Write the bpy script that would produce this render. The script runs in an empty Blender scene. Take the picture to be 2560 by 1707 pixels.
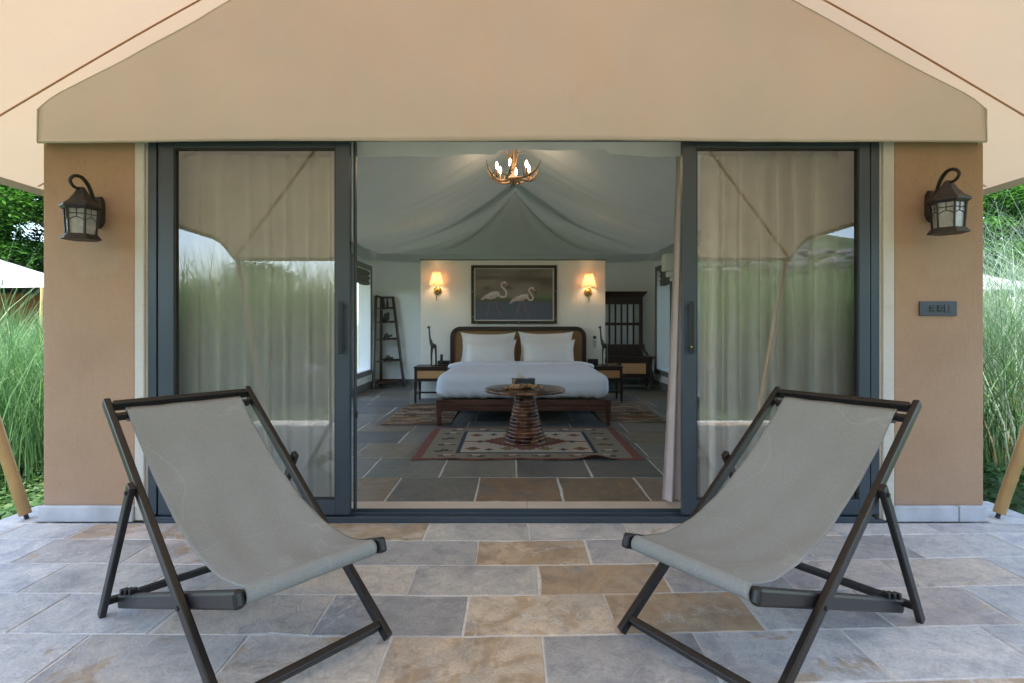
import bpy, math, random
import numpy as np
from mathutils import Vector, Matrix, noise
C = bpy.context.scene
COL = C.collection
R = math.radians
random.seed(7); RNG = np.random.default_rng(7)

# ------------------------------------------------------------------ camera, sky, sun, exposure
cam = bpy.data.objects.new('camera', bpy.data.cameras.new('camera')); COL.objects.link(cam)
cam.location = (0, 0, 1.2); cam.rotation_euler = (R(90), 0, 0)
cam.data.lens = 19.55; cam.data.sensor_width = 36; cam.data.shift_y = -0.0187
cam.data.clip_start = 0.05; cam.data.clip_end = 2000
C.camera = cam
SUN_EL, SUN_AZ = 63, 155           # azimuth from +Y (behind the tent) towards -X: high, over the photographer's shoulder
w = bpy.data.worlds.new('World'); C.world = w; w.use_nodes = True
wn = w.node_tree.nodes; wl = w.node_tree.links
sky = wn.new('ShaderNodeTexSky'); sky.sky_type = 'NISHITA'; sky.sun_disc = False
sky.sun_elevation = R(SUN_EL); sky.sun_rotation = R(-SUN_AZ)
sky.air_density = 1.0; sky.dust_density = 1.2; sky.ozone_density = 1.0
wl.new(sky.outputs[0], wn['Background'].inputs[0]); wn['Background'].inputs[1].default_value = 0.15
sun = bpy.data.objects.new('sun', bpy.data.lights.new('sun', 'SUN')); COL.objects.link(sun)
sun.data.energy = 3.0; sun.data.angle = R(4); sun.data.color = (1.0, 0.96, 0.90)
sd = Vector((-math.sin(R(SUN_AZ))*math.cos(R(SUN_EL)), math.cos(R(SUN_AZ))*math.cos(R(SUN_EL)), math.sin(R(SUN_EL))))
sun.rotation_euler = sd.to_track_quat('Z', 'Y').to_euler()
C.view_settings.view_transform = 'Standard'; C.view_settings.look = 'None'
C.view_settings.gamma = 1; C.view_settings.use_curve_mapping = False
C.view_settings.exposure = 2.55
C.cycles.use_denoising = True; C.cycles.use_adaptive_sampling = True; C.cycles.adaptive_threshold = 0.005
C.cycles.max_bounces = 12; C.cycles.diffuse_bounces = 7; C.cycles.glossy_bounces = 4
C.cycles.transmission_bounces = 8; C.cycles.transparent_max_bounces = 12
C.cycles.sample_clamp_indirect = 8; C.cycles.caustics_reflective = False; C.cycles.caustics_refractive = False

# ------------------------------------------------------------------ helpers
def lin(r, g, b):
    f = lambda c: (c/255/12.92) if c/255 <= 0.04045 else ((c/255+0.055)/1.055)**2.4
    return (f(r), f(g), f(b))

def wloc(p):
    v = Vector((0, 0, 0))
    while p: v += p.location; p = p.parent
    return v

def raw(name, verts, faces, mats, parent=None, smooth=False, midx=None):
    me = bpy.data.meshes.new(name)
    o = wloc(parent)
    me.from_pydata([(v[0]-o.x, v[1]-o.y, v[2]-o.z) for v in verts], [], faces)
    for m in (mats if isinstance(mats, (list, tuple)) else [mats]): me.materials.append(m)
    if midx is not None: me.polygons.foreach_set('material_index', midx)
    if smooth: me.polygons.foreach_set('use_smooth', [True]*len(me.polygons))
    me.update()
    ob = bpy.data.objects.new(name, me); COL.objects.link(ob)
    if parent: ob.parent = parent
    return ob

def fast(name, V, F, mat, parent=None, smooth=False, colors=None):
    """V (n,3) F (m,k) numpy"""
    me = bpy.data.meshes.new(name)
    V = np.asarray(V, dtype=np.float32); F = np.asarray(F, dtype=np.int32)
    o = wloc(parent); V = V - np.array([o.x, o.y, o.z], dtype=np.float32)
    k = F.shape[1]
    me.vertices.add(len(V)); me.vertices.foreach_set('co', V.ravel())
    me.loops.add(F.size); me.loops.foreach_set('vertex_index', F.ravel())
    me.polygons.add(len(F)); me.polygons.foreach_set('loop_start', np.arange(0, F.size, k, dtype=np.int32))
    me.polygons.foreach_set('loop_total', np.full(len(F), k, dtype=np.int32))
    if smooth: me.polygons.foreach_set('use_smooth', np.ones(len(F), dtype=bool))
    me.update(calc_edges=True)
    if colors is not None:
        ca = me.color_attributes.new('pattern', 'FLOAT_COLOR', 'CORNER')
        cc = np.ones((len(F), k, 4), dtype=np.float32); cc[:, :, :3] = np.asarray(colors)[:, None, :]
        ca.data.foreach_set('color', cc.ravel())
    me.materials.append(mat)
    ob = bpy.data.objects.new(name, me); COL.objects.link(ob)
    if parent: ob.parent = parent
    return ob

def tag(o, label=None, cat=None, group=None, kind=None):
    if label: o['label'] = label
    if cat: o['category'] = cat
    if group: o['group'] = group
    if kind: o['kind'] = kind
    return o

def thing(name, label, cat, loc=(0, 0, 0), group=None):
    o = bpy.data.objects.new(name, None); COL.objects.link(o); o.location = loc
    o.empty_display_size = 0.1
    return tag(o, label, cat, group)

def copy_tree(o, parent=None):
    c = o.copy(); COL.objects.link(c); c.parent = parent
    for ch in list(o.children): copy_tree(ch, c)
    return c

class MB:
    def __init__(s): s.v = []; s.f = []; s.m = []; s.cur = 0
    def add(s, vs, fs):
        n = len(s.v); s.v += [tuple(v) for v in vs]
        for f in fs: s.f.append(tuple(i+n for i in f)); s.m.append(s.cur)
    def box(s, x0, x1, y0, y1, z0, z1):
        s.add([(x0,y0,z0),(x1,y0,z0),(x1,y1,z0),(x0,y1,z0),(x0,y0,z1),(x1,y0,z1),(x1,y1,z1),(x0,y1,z1)],
              [(0,3,2,1),(4,5,6,7),(0,1,5,4),(1,2,6,5),(2,3,7,6),(3,0,4,7)]); return s
    def beam(s, p, q, w, h, up=(0,0,1), w2=None, h2=None):
        p = Vector(p); q = Vector(q); d = (q-p).normalized(); up = Vector(up)
        a = d.cross(up).normalized(); b = a.cross(d).normalized()
        w2 = w if w2 is None else w2; h2 = h if h2 is None else h2
        vs = []
        for c, ww, hh in ((p, w, h), (q, w2, h2)):
            for i, j in ((-1,-1),(1,-1),(1,1),(-1,1)): vs.append(c+a*ww/2*i+b*hh/2*j)
        s.add(vs, [(0,1,2,3),(7,6,5,4),(0,4,5,1),(1,5,6,2),(2,6,7,3),(3,7,4,0)]); return s
    def tube(s, pts, rad, n=8, cap=True):
        pts = [Vector(p) for p in pts]
        if not isinstance(rad, (list, tuple)): rad = [rad]*len(pts)
        base = len(s.v); vs = []; prev = None
        for i, p in enumerate(pts):
            d = (pts[min(i+1, len(pts)-1)]-pts[max(i-1, 0)]).normalized()
            if prev is None:
                a = d.cross(Vector((0,0,1)));
                if a.length < .01: a = d.cross(Vector((0,1,0)))
            else: a = prev - d*prev.dot(d)
            a.normalize(); prev = a; b = d.cross(a)
            for k in range(n):
                t = 2*math.pi*k/n; vs.append(p+(a*math.cos(t)+b*math.sin(t))*rad[i])
        fs = []
        for i in range(len(pts)-1):
            for k in range(n):
                k2 = (k+1) % n; fs.append((i*n+k, i*n+k2, (i+1)*n+k2, (i+1)*n+k))
        if cap: fs.append(tuple(range(n-1, -1, -1))); fs.append(tuple((len(pts)-1)*n+k for k in range(n)))
        s.add(vs, fs); return s
    def lathe(s, prof, c=(0,0,0), n=24, cap=True, rot=0):
        vs = []; fs = []
        for r, z in prof:
            for k in range(n):
                t = 2*math.pi*k/n+rot; vs.append((c[0]+r*math.cos(t), c[1]+r*math.sin(t), c[2]+z))
        for i in range(len(prof)-1):
            for k in range(n):
                k2 = (k+1) % n; fs.append((i*n+k, i*n+k2, (i+1)*n+k2, (i+1)*n+k))
        if cap: fs.append(tuple(range(n-1, -1, -1))); fs.append(tuple((len(prof)-1)*n+k for k in range(n)))
        s.add(vs, fs); return s
    def ball(s, c, r, sx=1, sy=1, sz=1, n=10, m=6):
        vs = [(c[0], c[1], c[2]-r*sz)]; fs = []
        for i in range(1, m):
            ph = -math.pi/2+math.pi*i/m
            for k in range(n):
                t = 2*math.pi*k/n
                vs.append((c[0]+r*sx*math.cos(ph)*math.cos(t), c[1]+r*sy*math.cos(ph)*math.sin(t), c[2]+r*sz*math.sin(ph)))
        vs.append((c[0], c[1], c[2]+r*sz)); L = len(vs)-1
        for k in range(n):
            k2 = (k+1) % n; fs.append((0, 1+k2, 1+k)); fs.append((L, L-n+k, L-n+k2))
            for i in range(m-2): fs.append((1+i*n+k, 1+i*n+k2, 1+(i+1)*n+k2, 1+(i+1)*n+k))
        s.add(vs, fs); return s
    def build(s, name, mat, parent=None, smooth=False, bevel=0, seg=2):
        o = raw(name, s.v, s.f, mat, parent, smooth, s.m if isinstance(mat, (list, tuple)) else None)
        if bevel:
            b = o.modifiers.new('bevel', 'BEVEL'); b.width = bevel; b.segments = seg; b.limit_method = 'ANGLE'; b.angle_limit = R(35)
        return o

def grid(nu, nv, fn):
    """fn(u,v)->xyz ; returns verts, faces"""
    vs = [fn(i/nu, j/nv) for j in range(nv+1) for i in range(nu+1)]
    fs = [(j*(nu+1)+i, j*(nu+1)+i+1, (j+1)*(nu+1)+i+1, (j+1)*(nu+1)+i) for j in range(nv) for i in range(nu)]
    return vs, fs

def smooth_angle(o):
    o.data.polygons.foreach_set('use_smooth', [True]*len(o.data.polygons))

def catmull(pts, n=6):
    P = [Vector(p) for p in pts]; P = [P[0]*2-P[1]]+P+[P[-1]*2-P[-2]]; out = []
    for i in range(1, len(P)-2):
        for k in range(n):
            t = k/n; a, b, c, d = P[i-1], P[i], P[i+1], P[i+2]
            out.append(0.5*((2*b)+(c-a)*t+(2*a-5*b+4*c-d)*t*t+(3*b-a-3*c+d)*t**3))
    out.append(P[-2]); return out

# ------------------------------------------------------------------ materials
def nm(name):
    m = bpy.data.materials.new(name); m.use_nodes = True
    nt = m.node_tree; b = nt.nodes['Principled BSDF']
    return m, nt, nt.nodes, nt.links, b

def noise_node(nt, scale, detail=4, rough=.55, vec=None, dist=0):
    n = nt.nodes.new('ShaderNodeTexNoise'); n.inputs['Scale'].default_value = scale
    n.inputs['Detail'].default_value = detail; n.inputs['Roughness'].default_value = rough; n.inputs['Distortion'].default_value = dist
    if vec is not None: nt.links.new(vec, n.inputs['Vector'])
    return n

def objvec(nt, scale=(1,1,1), rnd=False):
    tc = nt.nodes.new('ShaderNodeTexCoord'); mp = nt.nodes.new('ShaderNodeMapping'); mp.inputs['Scale'].default_value = scale
    nt.links.new(tc.outputs['Object'], mp.inputs['Vector'])
    if rnd:
        oi = nt.nodes.new('ShaderNodeObjectInfo'); mu = nt.nodes.new('ShaderNodeMath'); mu.operation = 'MULTIPLY'; mu.inputs[1].default_value = 37
        nt.links.new(oi.outputs['Random'], mu.inputs[0]); nt.links.new(mu.outputs[0], mp.inputs['Location'])
    return mp.outputs[0]

def ramp(nt, fac, stops):
    r = nt.nodes.new('ShaderNodeValToRGB'); e = r.color_ramp.elements
    while len(e) < len(stops): e.new(.5)
    for i, (p, c) in enumerate(stops): e[i].position = p; e[i].color = (c[0], c[1], c[2], 1)
    nt.links.new(fac, r.inputs[0]); return r.outputs[0]

def mixc(nt, fac, a, b, mode='MIX'):
    m = nt.nodes.new('ShaderNodeMix'); m.data_type = 'RGBA'; m.blend_type = mode
    for i, x in ((0, fac), (6, a), (7, b)):
        if isinstance(x, (int, float)): m.inputs[i].default_value = x
        elif isinstance(x, tuple): m.inputs[i].default_value = (x[0], x[1], x[2], 1)
        else: nt.links.new(x, m.inputs[i])
    return m.outputs[2]

def bump(nt, b, h, strength=.3, dist=.01):
    bp = nt.nodes.new('ShaderNodeBump'); bp.inputs['Strength'].default_value = strength; bp.inputs['Distance'].default_value = dist
    nt.links.new(h, bp.inputs['Height']); nt.links.new(bp.outputs[0], b.inputs['Normal'])

def M_plain(name, c, rough=.6, var=.18, sc=6, bmp=.15, bsc=60, spec=.5, metal=0, vec=(1,1,1), sheen=0):
    m, nt, N, L, b = nm(name); v = objvec(nt, vec, True)
    n = noise_node(nt, sc, 5, .6, v)
    lo = tuple(x*(1-var) for x in c); hi = tuple(min(1, x*(1+var)) for x in c)
    L.new(ramp(nt, n.outputs[0], [(.3, lo), (.7, hi)]), b.inputs['Base Color'])
    b.inputs['Roughness'].default_value = rough; b.inputs['Metallic'].default_value = metal
    b.inputs['Specular IOR Level'].default_value = spec
    if bmp: bump(nt, b, noise_node(nt, bsc, 3, .6, v).outputs[0], bmp, .004)
    return m

def M_wood(name, dark, light, rough=.4, vec=(3, 3, 30), sc=2.0, spec=.5):
    m, nt, N, L, b = nm(name); v = objvec(nt, vec, True)
    n = noise_node(nt, sc, 6, .65, v, .6)
    L.new(ramp(nt, n.outputs[0], [(.32, dark), (.55, tuple((a+c)/2 for a, c in zip(dark, light))), (.72, light)]), b.inputs['Base Color'])
    b.inputs['Roughness'].default_value = rough; b.inputs['Specular IOR Level'].default_value = spec
    bump(nt, b, n.outputs[0], .12, .003); return m

def M_cloth(name, c, trans=.35, rough=.9, var=.06, sc=3, weave=900, bm=.12, tcol=None):
    m, nt, N, L, b = nm(name); v = objvec(nt)
    n = noise_node(nt, sc, 5, .6, v)
    col = ramp(nt, n.outputs[0], [(.3, tuple(x*(1-var) for x in c)), (.7, tuple(min(1, x*(1+var)) for x in c))])
    if sc == 2.2:   # sling: soft crease lines and faint rubbing
        n4 = noise_node(nt, 1.6, 3, .5, v, .4); q = N.new('ShaderNodeMath'); q.operation = 'SUBTRACT'; L.new(n4.outputs[0], q.inputs[0]); q.inputs[1].default_value = .52
        q2 = N.new('ShaderNodeMath'); q2.operation = 'ABSOLUTE'; L.new(q.outputs[0], q2.inputs[0])
        col = mixc(nt, 1.0, col, ramp(nt, q2.outputs[0], [(0, (1.13, 1.13, 1.12)), (.006, (1, 1, 1))]), 'MULTIPLY')
        col = mixc(nt, 1.0, col, ramp(nt, noise_node(nt, 160, 3, .7, v).outputs[0], [(.3, (.88, .88, .88)), (.7, (1.12, 1.12, 1.12))]), 'MULTIPLY')
    if sc < 1:   # weathered canvas: faint warm and grey clouding, a few water marks
        n2 = noise_node(nt, 1.1, 6, .6, v, 1.5)
        col = mixc(nt, 1.0, col, ramp(nt, n2.outputs[0], [(.3, (1.04, .97, .92)), (.5, (1, 1, 1)), (.7, (.95, .98, .97))]), 'MULTIPLY')
        n3 = noise_node(nt, 2.4, 7, .6, v, 2.5)
        col = mixc(nt, 1.0, col, ramp(nt, n3.outputs[0], [(.60, (1, 1, 1)), (.66, (.985, .975, .96)), (.74, (1, 1, 1))]), 'MULTIPLY')
    L.new(col, b.inputs['Base Color']); b.inputs['Roughness'].default_value = rough
    b.inputs['Specular IOR Level'].default_value = .15
    bump(nt, b, noise_node(nt, weave, 2, .5, v).outputs[0], bm, .001)
    if trans:
        t = N.new('ShaderNodeBsdfTranslucent')
        if tcol: t.inputs[0].default_value = (*tcol, 1)
        else: L.new(col, t.inputs[0])
        mx = N.new('ShaderNodeMixShader'); mx.inputs[0].default_value = trans
        L.new(b.outputs[0], mx.inputs[1]); L.new(t.outputs[0], mx.inputs[2]); L.new(mx.outputs[0], N['Material Output'].inputs[0])
    return m

def M_stone(name, dark=False):
    """slate flags: object colour = body colour, its alpha = how much rust; the stone varies inside each flag"""
    m, nt, N, L, b = nm(name); v = objvec(nt, (1,1,1), True)
    oi = N.new('ShaderNodeObjectInfo')
    n1 = noise_node(nt, 2.6, 8, .62, v, .8)
    var = ramp(nt, n1.outputs[0], [(.25, (.62, .64, .70)), (.5, (1, 1, 1)), (.75, (1.25, 1.2, 1.12))])
    base = mixc(nt, 1.0, oi.outputs['Color'], var, 'MULTIPLY')
    fine = noise_node(nt, 90, 4, .7, v)
    base = mixc(nt, .5, base, mixc(nt, 1.0, base, ramp(nt, fine.outputs[0], [(.3, (.62,)*3), (.7, (1.35,)*3)]), 'MULTIPLY'))
    n2 = noise_node(nt, 3.3, 9, .6, v, 1.6)
    thr = N.new('ShaderNodeMath'); thr.operation = 'MULTIPLY_ADD'
    L.new(oi.outputs['Alpha'], thr.inputs[0]); thr.inputs[1].default_value = .55; L.new(n2.outputs[0], thr.inputs[2])
    rmask = ramp(nt, thr.outputs[0], [(.74, (0,0,0)), (.80, (.75,.75,.75)), (1.0, (.95,.95,.95))])
    n3 = noise_node(nt, 6, 5, .6, v, .5)
    rust = ramp(nt, n3.outputs[0], [(.3, (.30, .215, .145) if not dark else (.17, .105, .06)), (.55, (.40, .29, .18) if not dark else (.22, .14, .08)), (.75, (.43, .35, .28) if not dark else (.25, .19, .15))])
    col = mixc(nt, rmask, base, rust)
    mid = noise_node(nt, 13, 10, .72, v, .5)
    col = mixc(nt, .8, col, mixc(nt, 1.0, col, ramp(nt, mid.outputs[0], [(.32, (.66, .67, .69)), (.5, (1, 1, 1)), (.66, (1.16, 1.13, 1.08))]), 'MULTIPLY'))
    lay = noise_node(nt, 1.5, 12, .58, v, 2.2)   # cleft layers with sharp borders
    layc = ramp(nt, lay.outputs[0], [(.40, (.86, .87, .9)), (.415, (1.04, 1.03, 1.0)), (.55, (1, 1, 1)), (.562, (.9, .9, .9)), (.575, (1.08, 1.07, 1.05))])
    col = mixc(nt, 1.0, col, layc, 'MULTIPLY')
    # chalky scratches
    n4 = noise_node(nt, 2.2, 5, .55, v, .9)
    sb = N.new('ShaderNodeMath'); sb.operation = 'SUBTRACT'; L.new(n4.outputs[0], sb.inputs[0]); sb.inputs[1].default_value = .5
    ab = N.new('ShaderNodeMath'); ab.operation = 'ABSOLUTE'; L.new(sb.outputs[0], ab.inputs[0])
    n5 = noise_node(nt, 1.7, 3, .5, v); n6 = noise_node(nt, 40, 3, .7, v)
    a = ramp(nt, ab.outputs[0], [(.0, (1,1,1)), (.016, (0,0,0))]); c2 = ramp(nt, n5.outputs[0], [(.50, (0,0,0)), (.60, (1,1,1))])
    c3 = ramp(nt, n6.outputs[0], [(.4, (0,0,0)), (.6, (.8,.8,.8))])
    vm = mixc(nt, 1.0, mixc(nt, 1.0, a, c2, 'MULTIPLY'), c3, 'MULTIPLY')
    col = mixc(nt, vm, col, (.62, .62, .62) if not dark else (.3, .3, .3))
    L.new(col, b.inputs['Base Color'])
    L.new(ramp(nt, n1.outputs[0], [(.3, (.38,)*3 if dark else (.42,)*3), (.7, (.55,)*3 if dark else (.62,)*3)]), b.inputs['Roughness'])
    b.inputs['Specular IOR Level'].default_value = .5
    ad = N.new('ShaderNodeMath'); ad.operation = 'MULTIPLY_ADD'; L.new(fine.outputs[0], ad.inputs[0]); ad.inputs[1].default_value = .18; L.new(mid.outputs[0], ad.inputs[2])
    ad2 = N.new('ShaderNodeMath'); ad2.operation = 'MULTIPLY_ADD'; L.new(layc, ad2.inputs[0]); ad2.inputs[1].default_value = 1.2; L.new(ad.outputs[0], ad2.inputs[2])
    bump(nt, b, ad2.outputs[0], .42, .010); return m

def M_attr(name, rough=.9, spec=.2, weave=0, gain=1.0):
    m, nt, N, L, b = nm(name); a = N.new('ShaderNodeVertexColor'); a.layer_name = 'pattern'
    v = objvec(nt); n = noise_node(nt, weave or 40, 3, .6, v)
    L.new(mixc(nt, 1.0, a.outputs[0], ramp(nt, n.outputs[0], [(.3, (.8*gain,)*3), (.7, (1.15*gain,)*3)]), 'MULTIPLY'), b.inputs['Base Color'])
    b.inputs['Roughness'].default_value = rough; b.inputs['Specular IOR Level'].default_value = spec
    if weave: bump(nt, b, n.outputs[0], .4, .003)
    return m

def M_plaster(name, c, var=.1, strokes=True, stain=None):
    m, nt, N, L, b = nm(name); v = objvec(nt)
    n = noise_node(nt, 1.4, 7, .6, v, .3); n2 = noise_node(nt, 55, 5, .7, v)
    col = ramp(nt, n.outputs[0], [(.3, tuple(x*(1-var) for x in c)), (.7, tuple(min(1, x*(1+var)) for x in c))])
    col = mixc(nt, .5, col, mixc(nt, 1.0, col, ramp(nt, n2.outputs[0], [(.35, (.9,)*3), (.65, (1.05,)*3)]), 'MULTIPLY'))
    if stain:
        n3 = noise_node(nt, 2.4, 4, .5, v, .6)
        col = mixc(nt, ramp(nt, n3.outputs[0], [(.63, (0,0,0)), (.66, (.35,.35,.35))]), col, stain)
        n4 = noise_node(nt, 38, 4, .6, v)
        col = mixc(nt, ramp(nt, n4.outputs[0], [(.68, (0,0,0)), (.72, (.35,.35,.35))]), col, tuple(x*.45 for x in c))
    if stain and strokes:
        tc = N.new('ShaderNodeTexCoord'); sp_ = N.new('ShaderNodeSeparateXYZ'); L.new(tc.outputs['Object'], sp_.inputs[0])
        nn = noise_node(nt, 5, 6, .65, v, .4)
        def mth(op, a, c, d=None):
            q = N.new('ShaderNodeMath'); q.operation = op
            for i, x in enumerate((a, c, d)):
                if x is None: continue
                if isinstance(x, (int, float)): q.inputs[i].default_value = x
                else: L.new(x, q.inputs[i])
            return q.outputs[0]
        # repaired patch under the lantern: a blotch with a ragged border
        dx = mth('MULTIPLY', mth('SUBTRACT', sp_.outputs[0], .05), 4.2); dz = mth('MULTIPLY', mth('SUBTRACT', sp_.outputs[2], 1.60), 6.5)
        dd = mth('ADD', mth('MULTIPLY', dx, dx), mth('MULTIPLY', dz, dz)); dd = mth('ADD', dd, mth('MULTIPLY', mth('SUBTRACT', nn.outputs[0], .5), 3.2))
        col = mixc(nt, ramp(nt, dd, [(.42, (.5,.5,.5)), (.50, (0,0,0))]), col, stain)
        # splash marks above the plinth
        sz = mth('ADD', mth('MULTIPLY', sp_.outputs[2], 2.2), mth('MULTIPLY', mth('SUBTRACT', nn.outputs[0], .5), 1.6))
        col = mixc(nt, ramp(nt, sz, [(.10, (.55,.55,.55)), (.34, (0,0,0))]), col, tuple(x*.72+.07 for x in c))
        # hairline cracks
        n8 = noise_node(nt, 2.3, 6, .6, v, 1.2); cr_ = mth('ABSOLUTE', mth('SUBTRACT', n8.outputs[0], .5), 0)
        n9 = noise_node(nt, 1.1, 2, .5, v)
        cm = mixc(nt, 1.0, ramp(nt, cr_, [(0, (1,1,1)), (.004, (0,0,0))]), ramp(nt, n9.outputs[0], [(.52, (0,0,0)), (.6, (.6,.6,.6))]), 'MULTIPLY')
        col = mixc(nt, cm, col, tuple(x*.5 for x in c))
    L.new(col, b.inputs['Base Color']); b.inputs['Roughness'].default_value = .9; b.inputs['Specular IOR Level'].default_value = .2
    vs = objvec(nt, (1, 1, .35)); n5 = noise_node(nt, 30, 6, .65, vs)
    if strokes:
        n7 = noise_node(nt, 7, 3, .5, v); md = N.new('ShaderNodeMath'); md.operation = 'MULTIPLY_ADD'; L.new(n7.outputs[0], md.inputs[0]); md.inputs[1].default_value = 1.6; L.new(n5.outputs[0], md.inputs[2]); bump(nt, b, md.outputs[0], .28, .014)
    else: bump(nt, b, n5.outputs[0], .04, .006)
    return m

def M_cane(name, g=1.0):
    m, nt, N, L, b = nm(name); v = objvec(nt)
    sx = N.new('ShaderNodeSeparateXYZ'); L.new(v, sx.inputs[0])
    def wave(ch, k):
        a = N.new('ShaderNodeMath'); a.operation = 'MULTIPLY'; L.new(sx.outputs[ch], a.inputs[0]); a.inputs[1].default_value = k
        s = N.new('ShaderNodeMath'); s.operation = 'SINE'; L.new(a.outputs[0], s.inputs[0]); return s.outputs[0]
    mm = N.new('ShaderNodeMath'); mm.operation = 'MULTIPLY'; L.new(wave(0, 2*math.pi/.013), mm.inputs[0]); L.new(wave(2, 2*math.pi/.013), mm.inputs[1])
    L.new(ramp(nt, mm.outputs[0], [(.0, (.36*g, .20*g, .08*g)), (.35, (.33*g, .18*g, .075*g)), (.6, (.10*g, .05*g, .02*g))]), b.inputs['Base Color'])
    b.inputs['Roughness'].default_value = .5; bump(nt, b, mm.outputs[0], .3, .003); return m

def M_glass(name, ior=1.9, tint=(.93, .97, .96)):
    m, nt, N, L, b = nm(name); N.remove(b)
    g = N.new('ShaderNodeBsdfGlossy'); g.inputs['Roughness'].default_value = 0.0; g.inputs[0].default_value = (.95, .97, 1, 1)
    t = N.new('ShaderNodeBsdfTransparent'); t.inputs[0].default_value = (*tint, 1)
    f = N.new('ShaderNodeFresnel'); f.inputs[0].default_value = ior
    mx = N.new('ShaderNodeMixShader'); L.new(f.outputs[0], mx.inputs[0]); L.new(t.outputs[0], mx.inputs[1]); L.new(g.outputs[0], mx.inputs[2])
    L.new(mx.outputs[0], N['Material Output'].inputs[0]); return m

def M_emit(name, c, s, base=(.8, .6, .4)):
    m, nt, N, L, b = nm(name); b.inputs['Base Color'].default_value = (*base, 1)
    b.inputs['Emission Color'].default_value = (*c, 1); b.inputs['Emission Strength'].default_value = s; return m

def M_leaf(name, a, c, trans=.4, rough=.5):
    m, nt, N, L, b = nm(name); g = N.new('ShaderNodeNewGeometry')
    v = objvec(nt); n = noise_node(nt, .9, 4, .6, v)
    ad = N.new('ShaderNodeMath'); ad.operation = 'MULTIPLY_ADD'; L.new(g.outputs['Random Per Island'], ad.inputs[0]); ad.inputs[1].default_value = .7
    sc = N.new('ShaderNodeMath'); sc.operation = 'MULTIPLY'; L.new(n.outputs[0], sc.inputs[0]); sc.inputs[1].default_value = .5; L.new(sc.outputs[0], ad.inputs[2])
    col = ramp(nt, ad.outputs[0], [(.2, a), (.95, c)])
    L.new(col, b.inputs['Base Color']); b.inputs['Roughness'].default_value = rough; b.inputs['Specular IOR Level'].default_value = .3
    t = N.new('ShaderNodeBsdfTranslucent'); L.new(mixc(nt, 1.0, col, (1.2, 1.35, .8), 'MULTIPLY'), t.inputs[0])
    mx = N.new('ShaderNodeMixShader'); mx.inputs[0].default_value = trans
    L.new(b.outputs[0], mx.inputs[1]); L.new(t.outputs[0], mx.inputs[2]); L.new(mx.outputs[0], N['Material Output'].inputs[0]); return m

mCanvas = M_cloth('canvas_cream', (.88, .79, .76), .30, sc=.8, var=.05, weave=260, bm=.3, tcol=(.80, .68, .58))
mRoof = M_cloth('canvas_inner_roof', (.6, .6, .6), .6, sc=.7, tcol=(.70, .82, .90))
mFly = M_cloth('canvas_fly', (.62, .53, .45), .11, sc=.6, var=.05, weave=400, tcol=(.84, .62, .43))
mSeam = M_cloth('canvas_seam', (.60, .36, .22), .1)
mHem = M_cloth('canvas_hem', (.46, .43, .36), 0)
mDrape = M_cloth('ceiling_cloth', (.58, .60, .61), .40, sc=1.2, var=.03, weave=600, tcol=(.60, .70, .75))
mValance = M_cloth('valance_cloth', (.92, .93, .93), .3, sc=3)
mTerra = M_plaster('terracotta_plaster', (.40, .262, .172), .11, True, (.41, .29, .205))
mWhite = M_plaster('white_plaster', (.84, .86, .86), .03, False)
mPart = M_plaster('offwhite_plaster', (.84, .82, .76), .02, False)
mGreyTrim = M_plain('grey_trim', (.17, .18, .18), .6, .1)
mTrim = M_plaster('cream_trim', (.56, .54, .49), .06, False, (.45, .42, .37))
mPlinth = M_plain('pale_stone', (.44, .46, .49), .55, .16, 7, .3, 50)
mSkirt = M_plain('skirting_stone', (.16, .17, .17), .45, .2, 8)
mThresh = M_plain('threshold_stone', (.56, .46, .38), .4, .08, 5, .1, 60)
mAlu = M_plain('slate_aluminium', (.042, .058, .074), .38, .08, 3, .03, 200, .5)
mAluDark = M_plain('dark_gasket', (.012, .012, .014), .5, 0, 3, 0)
mGlass = M_glass('door_glass', 1.98, (.96, .98, .97))
mClear = M_glass('window_glass', 1.45)
mCurtain = M_cloth('curtain_cloth', (.89, .83, .75), .22, sc=5, var=.05, weave=700)
mCurtain2 = M_cloth('curtain_hem_cloth', (.60, .53, .52), .2, sc=9, var=.06, weave=500)
mStone = M_stone('slate_paving'); mStoneD = M_stone('slate_interior', True)
mGrout = M_plain('grout', (.62, .60, .58), .9, .16, 20, .3, 90)
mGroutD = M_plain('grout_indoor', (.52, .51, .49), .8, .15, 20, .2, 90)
mChair = M_wood('chair_stained_wood', (.005, .005, .006), (.020, .0165, .0155), .40, (14, 14, 14), 4)
mSling = M_cloth('sling_canvas', (.26, .275, .27), .04, sc=2.2, var=.07, weave=420, bm=.35)
mSlingHem = M_cloth('sling_hem', (.21, .21, .185), 0, sc=8, var=.1, weave=700)
mBed = M_wood('rosewood', (.035, .012, .008), (.145, .055, .032), .32, (2, 14, 14), 1.6)
mDark = M_wood('dark_wood', (.018, .009, .007), (.05, .022, .015), .35, (4, 4, 4), 2)
mTable = M_attr('stacked_wood', .22, .55)
mCane = M_cane('cane_weave'); mCaneL = M_cane('pale_cane_weave', 1.9)
mSheet = M_cloth('bed_linen', (.68, .71, .80), .05, sc=3, var=.02, weave=900)
mPillow = M_cloth('pillow_cotton', (.70, .70, .70), .05, sc=3, var=.02, weave=900)
mRug = M_attr('woven_rug', .95, .1, 260)
mPrint = M_attr('photo_print', .35, .3)
mMat = M_plain('picture_mat', (.62, .62, .54), .8, .03)
mBrass = M_plain('brass', (.65, .38, .12), .25, .1, 5, 0, metal=1)
mBronze = M_plain('weathered_bronze', (.021, .017, .016), .5, .3, 20, .3, 90)
mShade = M_cloth('lamp_shade_cloth', (.8, .6, .42), .45, sc=4, var=.02, tcol=(.9, .60, .38))
mBulb = M_emit('bulb_glow', (1, .74, .45), 9)
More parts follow.
